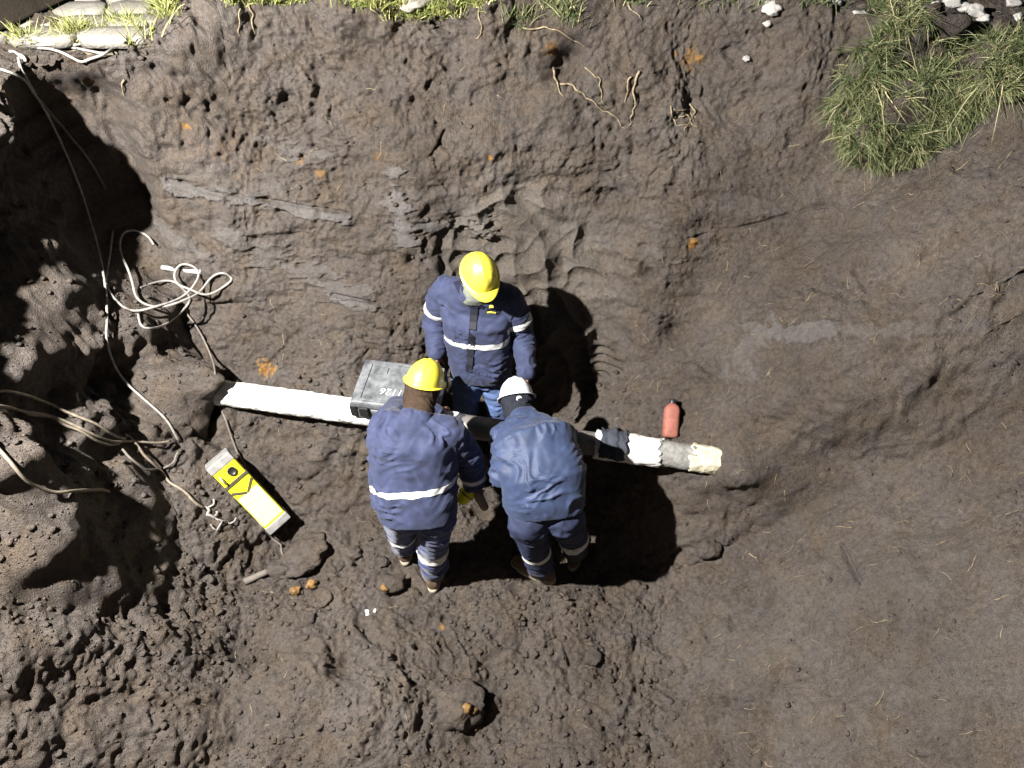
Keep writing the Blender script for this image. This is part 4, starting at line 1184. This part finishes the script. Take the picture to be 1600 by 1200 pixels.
R_ = 'roots sticking out of the back wall'
roots = [([(862, 104), (866, 125), (873, 142), (882, 152)], 0.009, 'root hanging in front of the dark hole in the back wall'),
         ([(876, 134), (892, 133), (912, 148), (930, 160), (950, 175), (966, 188), (977, 201)], 0.008, 'long root slanting right below the dark hole'),
         ([(916, 106), (930, 118), (936, 135), (940, 155), (944, 162)], 0.007, 'thin root right of the dark hole'),
         ([(818, 43), (850, 41), (872, 46), (895, 60), (916, 73)], 0.007, 'root arching over the dark hole'),
         ([(985, 120), (979, 138), (975, 160)], 0.008, 'left root of the hanging pair on the upper wall'),
         ([(1000, 112), (992, 125), (989, 150), (987, 175), (984, 196)], 0.010, 'right and longer root of the hanging pair on the upper wall'),
         ([(1048, 165), (1050, 185), (1058, 197), (1078, 198)], 0.007, 'left strand of the curled root nest'),
         ([(1080, 162), (1086, 178), (1076, 192), (1070, 205)], 0.008, 'right strand of the curled root nest'),
         ([(1052, 172), (1066, 172), (1078, 176), (1084, 190)], 0.006, 'middle strand of the curled root nest'),
         ([(1060, 185), (1072, 180), (1080, 195), (1090, 198)], 0.006, 'lowest strand of the curled root nest'),
         ([(750, 10), (753, 40), (748, 60), (742, 62)], 0.006, 'root hooking down from the middle of the grassy edge'),
         ([(388, 2), (394, 25), (397, 56)], 0.008, 'pale root hanging at the upper left grass edge'),
         ([(374, 14), (373, 35), (375, 56)], 0.006, 'thin root left of the pale one at the grass edge'),
         ([(580, 15), (592, 20), (600, 27)], 0.007, 'short root under the middle grass edge'),
         ([(194, 122), (193, 136), (196, 148)], 0.008, 'pale root stub low on the upper left bank'),
         ([(1172, 865), (1182, 870), (1186, 878)], 0.006, 'pale twig lying on the right floor slope'),
         ([(978, 2), (988, 18), (1000, 30)], 0.007, 'dry stem leaning at the top edge'),
         ([(1420, 180), (1432, 200), (1438, 220)], 0.007, 'dry stem dangling from the turf clump')]
for px, r, lab in roots:
    jx = [px[0]]
    for a_, b_ in zip(px[:-1], px[1:]):
        jx += [((a_[0]+b_[0])/2+random.uniform(-3, 3), (a_[1]+b_[1])/2+random.uniform(-3, 3)), b_]
    cable('root', lab, 'root', jx, r*0.75, M['root'], r*1.5, R_, relax=1, n=4, taper=True)

# ================================================================== stones and clods
def rock_mesh(name, r, seed, flat=(1, 1, 0.75), sub=3, rough=0.35):
    bm = bmesh.new(); bmesh.ops.create_icosphere(bm, subdivisions=sub, radius=1.0)
    co = np.array([v.co[:] for v in bm.verts]); rs = np.random.default_rng(seed)
    k = co.copy()
    for _ in range(9):                                  # chop with random planes for angular faces
        n = rs.normal(size=3); n /= np.linalg.norm(n); h = rs.uniform(0.55, 0.92)
        d = k@n - h; k = k - np.clip(d, 0, None)[:, None]*n*0.85
    o = seed*3.7
    s = 1 + rough*perlin(k[:, 0]*1.7+o, k[:, 1]*1.7, k[:, 2]*1.7) + 0.5*rough*perlin(k[:, 0]*4+o, k[:, 1]*4, k[:, 2]*4) + 0.25*rough*perlin(k[:, 0]*9+o, k[:, 1]*9, k[:, 2]*9)
    k = k*s[:, None]*np.array(flat)*r
    for v, c in zip(bm.verts, k): v.co = c
    me = bpy.data.meshes.new(name); bm.to_mesh(me); bm.free(); return me
def place_rock(name, label, cat, u, v, rpx, m, seed, flat=(1, 1, 0.75), group=None, sink=0.25, spots=(), sub=3):
    loc, nor = at(u, v); depth = (V(loc)-CAM).dot(V((0, cP, -sP))); r = rpx*depth/FPX
    me = rock_mesh(name, r, seed, flat, sub)
    me.transform(Matrix.Translation(V(loc)+V((0, 0, r*flat[2]*(1-2*sink)*0.8))) @ Matrix.Rotation(seed*1.3, 4, 'Z') @ Matrix.Rotation(0.35*math.sin(seed), 4, 'X'))
    o = link_mesh(name, me, m)
    tag(o, label, cat, group)
    bpy.context.view_layer.update()
    for (du, dv, rp) in spots:
        ok, l2, n2, _ = o.ray_cast(CAM, ray(u+du, v+dv).normalized())
        if ok:
            sm = rock_mesh('ochre_patch', rp*depth/FPX, seed+17+int(du), (1, 1, 0.8), 2, 0.6)
            sm.transform(Matrix.Translation(l2)); link_mesh('ochre_patch', sm, M['rust'], o)
    return o
CL = 'soil clods on the pit floor'
place_rock('soil_block', 'large angular soil block with ochre streak near the bottom edge', 'soil block', 718, 1118, 40, M['clod'], 3, (1, 1.0, 0.8), None, 0.15, [(12, -12, 9), (22, -8, 6)], 4)
place_rock('soil_block', 'large flat soil slab below the yellow box', 'soil block', 482, 872, 40, M['clod'], 8, (1.05, 0.95, 0.5), None, 0.2, (), 4)
place_rock('soil_clod', 'clod with bright ochre end beside the dark tube', 'clod', 437, 898, 19, M['clod'], 12, (1.1, 0.8, 0.8), CL, 0.2, [(-13, 6, 9)])
place_rock('soil_clod', 'ochre crumb left of the pair below the soil slab', 'clod', 462, 925, 9, M['rust'], 15, (1, 1, 0.7), CL, 0.2)
place_rock('soil_clod', 'ochre crumb right of the pair below the soil slab', 'clod', 487, 914, 10, M['rust'], 19, (0.9, 1, 0.8), CL, 0.2)
place_rock('soil_clod', 'ochre streaked clod just left of the rear boots', 'clod', 612, 912, 20, M['clod'], 22, (1.2, 0.85, 0.7), CL, 0.25, [(-12, 6, 8)])
place_rock('soil_clod', 'lone grey clod right of the men\'s shadow', 'clod', 1105, 858, 22, M['clod'], 25, (1, 0.9, 0.7), CL, 0.25)
place_rock('soil_clod', 'dark clod in the middle of three above the ochre streaked one', 'clod', 598, 880, 12, M['clod'], 27, (1, 1, 0.8), CL, 0.2)
place_rock('soil_clod', 'rounded clod right of the flat soil slab', 'clod', 552, 868, 17, M['clod'], 29, (1, 0.9, 0.8), CL, 0.25)
place_rock('soil_clod', 'pale clod touching the right corner of the soil slab', 'clod', 530, 883, 11, M['clod'], 31, (1, 1, 0.8), CL, 0.2)
place_rock('soil_clod', 'flat dark clod under the ochre crumbs', 'clod', 505, 936, 17, M['clod'], 33, (1.2, 0.8, 0.5), CL, 0.25)
place_rock('soil_clod', 'rounded clod low on the left floor under the ochre crumbs', 'clod', 482, 972, 14, M['clod'], 36, (1, 1, 0.8), CL, 0.25)
place_rock('soil_clod', 'clod beside the raised heel in the shadow edge', 'clod', 718, 862, 13, M['clod'], 39, (1.3, 0.8, 0.7), CL, 0.3)
place_rock('soil_clod', 'dark clod at the right end of the bottom rubble', 'clod', 925, 1030, 18, M['clod'], 41, (1, 0.9, 0.8), CL, 0.3)
place_rock('soil_clod', 'small clod above the large angular block', 'clod', 705, 1080, 10, M['stone'], 44, (1.4, 0.7, 0.5), CL, 0.3)
ST = 'pale stones on the far rim'
for i, (u, v, r, lab) in enumerate([(1204, 17, 12, 'white stone left of the turf on the far rim, larger of two'), (1199, 38, 6, 'small white stone just below the left white stone'), (1344, 33, 14, 'white stone touching the upper turf'),
                                    (1308, 6, 6, 'small pale stone at the top edge left of the turf'), (1462, 14, 9, 'pale stone leftmost in the cluster behind the turf'), (1486, 8, 11, 'pale stone at the top of the cluster behind the turf'), (1505, 16, 10, 'broad pale stone in the middle of the cluster'),
                                    (1524, 22, 12, 'largest pale stone of the cluster behind the turf'), (1536, 34, 9, 'lowest pale stone of the cluster behind the turf'), (1502, 55, 6, 'small pale stone on the grass edge below the cluster'), (1580, 8, 9, 'pale stone at the top right corner'),
                                    (1590, 28, 7, 'small pale stone at the right edge of the rim'), (1166, 93, 5, 'tiny pale pebble in the upper right wall'), (1320, 560, 0, '')]):
    if r: place_rock('pale_stone', lab, 'stone', u, v, r*1.25, M['stone'], 60+i, (1.2, 0.9, 0.65), ST, 0.2)
place_rock('rim_stone', 'broad flat grey stone set in the grass at the top edge', 'stone', 650, 4, 30, M['pave'], 88, (1.3, 1.0, 0.35), None, 0.2)
place_rock('white_shard', 'left of two white plastic shards on the floor below the men', 'shard', 574, 958, 5, M['white_plastic'], 91, (1.2, 0.8, 0.4), 'white shards', 0.0, sub=2)
place_rock('white_shard', 'right of two white plastic shards on the floor below the men', 'shard', 586, 954, 4, M['white_plastic'], 93, (1.0, 0.7, 0.4), 'white shards', 0.0, sub=2)

# loose crumbs nobody could count
def crumbs():
    protos = []
    for k in range(6):
        me = rock_mesh('c', 1.0, 200+k, (1, 0.9, 0.75), 1, 0.5)
        n = len(me.vertices); co = np.empty(n*3, np.float32); me.vertices.foreach_get('co', co)
        f = np.array([p.vertices[:] for p in me.polygons], np.int32); protos.append((co.reshape(-1, 3), f)); bpy.data.meshes.remove(me)
    vs_, fs, base = [], [], 0
    rs = np.random.default_rng(5); n = 0
    while n < 15000:
        x = rs.uniform(-2.6, 2.4); y = rs.uniform(1.1, 4.6)
        if rs.random() < 0.96*float(smoothstep(x+0.35*perlin(x*2, y*2, 1.5), 0.2, 1.3)): continue
        cl = float(perlin(x*1.8, y*1.8, 5.5))
        if rs.random() > 0.45 + 1.3*cl + (0.25 if y < 2.4 else 0) + (0.25 if x < -1.7 else 0): continue
        loc, nor = cast(V((x, y, 3.3)), V((0, 0, -1)))
        if loc is None: continue
        if nor.z < 0.5 and rs.random() < 0.9: continue
        r = 0.0034*(1-rs.random())**-0.52*(0.6 if x > 0.9 or y > 3.5 else 1)
        r = min(r, 0.022)
        co, f = protos[rs.integers(6)]
        a = rs.uniform(0, 6.28); ca, sa = math.cos(a), math.sin(a)
        R = np.array([[ca, -sa, 0], [sa, ca, 0], [0, 0, 1]])
        vs_.append((co@R.T)*r + np.array(loc) + np.array((0, 0, r*0.35))); fs.append(f+base); base += len(co); n += 1
    vv = np.concatenate(vs_).astype(np.float32); ff = np.concatenate(fs).astype(np.int32)
    me = bpy.data.meshes.new('soil_crumbs'); me.vertices.add(len(vv)); me.vertices.foreach_set('co', vv.ravel())
    me.loops.add(ff.size); me.loops.foreach_set('vertex_index', ff.ravel()); me.polygons.add(len(ff)); me.polygons.foreach_set('loop_start', np.arange(0, ff.size, 3, dtype=np.int32)); me.update()
    o = link_mesh('soil_crumbs', me, M['clod'], None, False); tag(o, 'loose soil crumbs scattered over the pit floor and ledges', 'soil', None, 'stuff')
crumbs()

def fibres():
    rs = np.random.default_rng(31); mb = MB(); n = 0
    while n < 420:
        x, y = rs.uniform(-1.6, 2.7), rs.uniform(1.0, 4.4)
        if x < 0.8 and rs.random() < 0.6: continue
        p = drop(x, y); a = rs.uniform(0, 6.28); L = rs.uniform(0.02, 0.075); pts = []
        for k in range(4):
            a += rs.normal()*0.35
            q = drop(x, y); pts.append(V((q.x, q.y, q.z+0.004))); x += math.cos(a)*L/3; y += math.sin(a)*L/3
        if max((pts[i+1]-pts[i]).length for i in range(3)) > 0.06: continue
        mb.tube(pts, rs.uniform(0.0009, 0.0022), 4); n += 1
    o = mb.obj('straw_fibres', M['root']); tag(o, 'tiny pale straw and rootlet bits scattered over the soil', 'straw', None, 'stuff')
fibres()
def grains():
    rs = np.random.default_rng(8); me0 = rock_mesh('c', 1.0, 230, (1, 0.9, 0.75), 1, 0.5)
    co = np.array([v.co[:] for v in me0.vertices]); f = np.array([p.vertices[:] for p in me0.polygons], np.int32); bpy.data.meshes.remove(me0)
    vs_, fs, base, n = [], [], 0, 0
    while n < 4500:
        x, y = rs.uniform(0.6, 2.8), rs.uniform(0.9, 4.2)
        if rs.random() > 0.35+1.2*float(perlin(x*2.3, y*2.3, 2.2)): continue
        loc, nor = cast(V((x, y, 3.3)), V((0, 0, -1)))
        if loc is None: continue
        r = min(0.0026*(1-rs.random())**-0.45, 0.012); a = rs.uniform(0, 6.28); ca, sa = math.cos(a), math.sin(a)
        vs_.append((co@np.array([[ca, -sa, 0], [sa, ca, 0], [0, 0, 1]]).T)*r + np.array(loc)); fs.append(f+base); base += len(co); n += 1
    vv = np.concatenate(vs_).astype(np.float32); ff = np.concatenate(fs).astype(np.int32)
    me = bpy.data.meshes.new('soil_grains'); me.vertices.add(len(vv)); me.vertices.foreach_set('co', vv.ravel())
    me.loops.add(ff.size); me.loops.foreach_set('vertex_index', ff.ravel()); me.polygons.add(len(ff)); me.polygons.foreach_set('loop_start', np.arange(0, ff.size, 3, dtype=np.int32)); me.update()
    tag(link_mesh('soil_grains', me, M['clod'], None, False), 'fine loose soil grains on the right slope of the pit', 'soil', None, 'stuff')
grains()

# ================================================================== paving behind the left rim
def paving():
    zt = RIM-0.005
    pv = MB(); pv.box(Matrix.Translation((-3.6, 5.45, zt-0.10)), (3.3, 2.55, 0.05)); base = pv.obj('pavement', M['joint'], smooth=False)
    tag(base, 'old stone pavement behind the upper left rim', None, None, 'structure')
    rs = np.random.default_rng(2); row = 0; y = 4.12
    while y < 6.4:
        dy = rs.uniform(0.17, 0.23); x = -5.1 + rs.uniform(0, 0.2)
        while x < -1.98:
            dx = rs.uniform(0.24, 0.40); cx, cy = x+dx/2, y+dy/2
            pts = []
            for k in range(14):
                t = 2*math.pi*k/14; c, s_ = math.cos(t), math.sin(t); e = 3.4
                j = 1+0.04*rs.normal()
                pts.append((cx+(dx/2-0.006)*math.copysign(abs(c)**(2/e), c)*j, cy+(dy/2-0.006)*math.copysign(abs(s_)**(2/e), s_)*j))
            h = zt + rs.uniform(-0.008, 0.006); mb = MB()
            mb.ring_loft([[V((px, py, zt-0.05)) for px, py in pts], [V((px, py, h-0.006)) for px, py in pts], [V((cx+(px-cx)*0.96, cy+(py-cy)*0.94, h)) for px, py in pts], [V((cx+(px-cx)*0.3, cy+(py-cy)*0.3, h+0.002)) for px, py in pts]])
            mb.obj('paving_stone', M['pave'], base)
            x += dx
        y += dy
    bm_ = MB(); a, b = PZ(-80, 42, zt+0.12), PZ(100, -38, zt+0.12)
    d = (b-a); Mx = frame((a+b)/2+V((-0.05, 0.10, -0.02)), (0, 0, 1), d); bm_.box(Mx, (0.24, d.length*1.5, 0.16)); o = bm_.obj('timber_beam', M['timber'], None, bevel=0.012, smooth=False)
    tag(o, 'dark timber beam lying across the top left corner of the paving', 'beam')
paving()

# ================================================================== grass
def blades(roots_, dirs, lens, width, name, m, parent=None, droop=0.5, seg=4):
    """one mesh of curved, tapering blades; roots_, dirs: (n,3), lens: (n,)"""
    rs = np.random.default_rng(len(roots_)); n = len(roots_)
    d = dirs/np.linalg.norm(dirs, axis=1, keepdims=True)
    side = np.cross(d, rs.normal(size=(n, 3))); side /= np.linalg.norm(side, axis=1, keepdims=True)
    bend = rs.normal(size=(n, 3))*0.25 + np.array((0, 0, -droop))
    V_, T = [], []
    tone = np.clip(rs.beta(1.7, 2.9, size=n) + 0.25*perlin(roots_[:, 0]*9, roots_[:, 1]*9, roots_[:, 2]*9), 0, 1)
    for k in range(seg+1):
        t = k/seg
        c = roots_ + d*(lens*t)[:, None] + bend*(lens*t*t)[:, None]*0.55
        w = width*(1-t**1.6)*lens**0.3
        V_.append(c-side*w[:, None]); V_.append(c+side*w[:, None]); T += [np.clip(tone+0.12*t, 0, 1)]*2
    vv = np.stack(V_, 1).reshape(-1, 3).astype(np.float32); tt = np.stack(T, 1).reshape(-1).astype(np.float32)
    per = 2*(seg+1); f = []
    base = (np.arange(n)*per)[:, None]
    q = np.concatenate([base+np.array([2*k, 2*k+1, 2*k+3, 2*k+2]) for k in range(seg)], 0).astype(np.int32)
    me = bpy.data.meshes.new(name); me.vertices.add(len(vv)); me.vertices.foreach_set('co', vv.ravel())
    me.loops.add(q.size); me.loops.foreach_set('vertex_index', q.ravel()); me.polygons.add(len(q)); me.polygons.foreach_set('loop_start', np.arange(0, q.size, 4, dtype=np.int32)); me.update()
    a = me.attributes.new('tone', 'FLOAT', 'POINT'); a.data.foreach_set('value', tt)
    return link_mesh(name, me, m, parent)

def in_poly(x, y, poly):
    c = False; j = len(poly)-1
    for i in range(len(poly)):
        if (poly[i][1] > y) != (poly[j][1] > y) and x < (poly[j][0]-poly[i][0])*(y-poly[i][1])/(poly[j][1]-poly[i][1])+poly[i][0]: c = not c
        j = i
    return c

def rim_grass(name, label, spots, n, lmin, lmax, m, seed, width=0.0055):
    rs = np.random.default_rng(seed); R, D, Ln = [], [], []
    for (u, v, su, sv, k) in spots:
        for _ in range(int(n*k)):
            uu, vv_ = u+rs.normal()*su, v+rs.normal()*sv
            loc, nor = at(uu, vv_)
            R.append(loc); D.append((rs.normal()*0.45, rs.normal()*0.45-0.12, 1.0)); Ln.append(rs.uniform(lmin, lmax))
    o = blades(np.array([r[:] for r in R]), np.array(D), np.array(Ln), width, name, m, None, 0.45)
    tag(o, label, 'grass', None, 'stuff'); return o
rim_grass('grass', 'floodlit yellow green grass along the paving edge at the upper left', [(125, 62, 16, 6, 1), (165, 66, 20, 4, 1), (205, 52, 14, 8, 0.8), (255, 12, 12, 8, 0.5), (45, 70, 10, 3, 0.3)], 620, 0.06, 0.19, M['grass_lit'], 4)
rim_grass('grass', 'green grass fringe along the top edge in the middle', [(385, 2, 22, 5, 0.6), (440, 2, 24, 4, 0.7), (590, 8, 24, 6, 1), (640, 24, 20, 5, 1), (690, 18, 20, 7, 1), (735, 6, 18, 6, 0.7), (560, 2, 12, 4, 0.4)], 330, 0.05, 0.13, M['grass_lit'], 5)
rim_grass('grass', 'thin dry grass on the rim right of the middle', [(812, 34, 12, 8, 0.5), (868, 10, 16, 10, 1), (890, 28, 12, 10, 0.5), (985, 4, 14, 5, 0.4), (1290, 10, 20, 6, 0.2), (1140, 8, 40, 8, 0.3)], 200, 0.06, 0.16, M['grass'], 6)

def turf():
    c, n = at(1415, 150); c = V(c)
    root = empty('turf_clump', tuple(c), 'shaggy clump of green turf slumping over the upper right edge of the pit', 'turf')
    mb_parts = []
    for k, (u, v, rx, ry, rz) in enumerate([(1395, 190, 0.28, 0.20, 0.24), (1350, 120, 0.22, 0.14, 0.24), (1480, 130, 0.30, 0.24, 0.16), (1570, 105, 0.34, 0.28, 0.13), (1400, 60, 0.30, 0.14, 0.20)]):
        p, _ = at(u, v)
        me = rock_mesh('sod', 1.0, 300+k, (rx, ry, rz), 4, 0.45)
        me.transform(Matrix.Translation(V(p)+V((0, -0.12, 0.04))))
        o = link_mesh('sod', me, M['clod'], root); mb_parts.append(o)
    bpy.context.view_layer.update()
    poly = [(1345, 0), (1440, 0), (1475, 45), (1530, 62), (1600, 52), (1640, 60), (1640, 120), (1560, 150), (1500, 190), (1490, 235), (1440, 235), (1425, 275), (1385, 290), (1335, 262), (1305, 215), (1290, 170), (1312, 130), (1320, 90), (1372, 60)]
    hole = [(1445, 10), (1500, 10), (1500, 60), (1450, 62)]
    bare = [(1400, 75), (1450, 80), (1440, 115), (1410, 118)]
    rs = np.random.default_rng(77); R, D, Ln = [], [], []; k = 0
    while k < 820:
        u, v = rs.uniform(1280, 1640), rs.uniform(-10, 300)
        if not in_poly(u, v, poly) or in_poly(u, v, hole) or (in_poly(u, v, bare) and rs.random() < 0.85): continue
        if float(perlin(u*0.024, v*0.024, 3.3)) < -0.16 and rs.random() < 0.9: continue
        best = None; dr = ray(u, v).normalized()
        for o in mb_parts+[GROUND]:
            ok, l, nn, _ = o.ray_cast(CAM, dr)
            if ok and (best is None or (l-CAM).length < best[0]): best = ((l-CAM).length, l, nn)
        if best is None: continue
        _, l, nn = best; k += 1
        lean = rs.normal(size=3)*0.45; size = rs.uniform(0.5, 1.25)
        for _ in range(int(rs.integers(12, 26))):
            R.append((l.x+rs.normal()*0.010, l.y+rs.normal()*0.010, l.z+rs.normal()*0.010))
            D.append((nn.x*0.7+lean[0]+rs.normal()*0.55, nn.y*0.7+lean[1]-0.15+rs.normal()*0.45, nn.z*0.5+0.35+lean[2]+rs.normal()*0.5)); Ln.append(size*rs.uniform(0.04, 0.16)*(1 if rs.random() < 0.94 else 1.9))
    o = blades(np.array(R), np.array(D), np.array(Ln), 0.0038, 'grass_blades', M['grass'], root, 0.6)
    o['kind'] = 'stuff'
turf()

# ================================================================== the floodlight itself, on the near rim to the left of the photographer
def floodlight():
    base = drop(-3.45, 1.05, 4.0); d = (LAMP_AIM-LAMP).normalized(); hc = LAMP - d*0.14
    root = empty('floodlight', tuple(base), 'work floodlight on a tripod mast at the left rim', 'floodlight')
    mb = MB(); top = V((base.x, base.y, hc.z-0.02)); mb.tube([base+V((0, 0, 0.35)), top], 0.022, 12); mb.obj('mast', M['alu'], root)
    mb = MB(); mb.tube([top-V((0.1, 0, 0.04)), V((hc.x, hc.y, hc.z-0.02))], 0.016, 10); mb.obj('arm', M['alu'], root)
    for k in range(3):
        t = 2*math.pi*k/3+0.5; f = V((base.x+0.45*math.cos(t), base.y+0.45*math.sin(t), 0)); f.z = drop(f.x, f.y, 4.0).z
        mb = MB(); mb.tube([base+V((0, 0, 1.0)), f], 0.014, 10); mb.obj('leg', M['alu'], root)
    Mx = frame(hc, d, (0, 0, 1))
    mb = MB(); mb.box(Mx, (0.30, 0.24, 0.10)); mb.obj('lamp_housing', M['black'], root, bevel=0.01, smooth=False)
    gm = mat('lamp_glass', (0.8, 0.8, 0.8), 0.3, 0.5); b = gm.node_tree.nodes['Principled BSDF']; b.inputs['Emission Color'].default_value = (1, 0.965, 0.9, 1); b.inputs['Emission Strength'].default_value = 8
    mb = MB(); mb.box(Mx, (0.26, 0.20, 0.006), (0, 0, 0.054)); mb.obj('lamp_glass', gm, root, smooth=False)
floodlight()
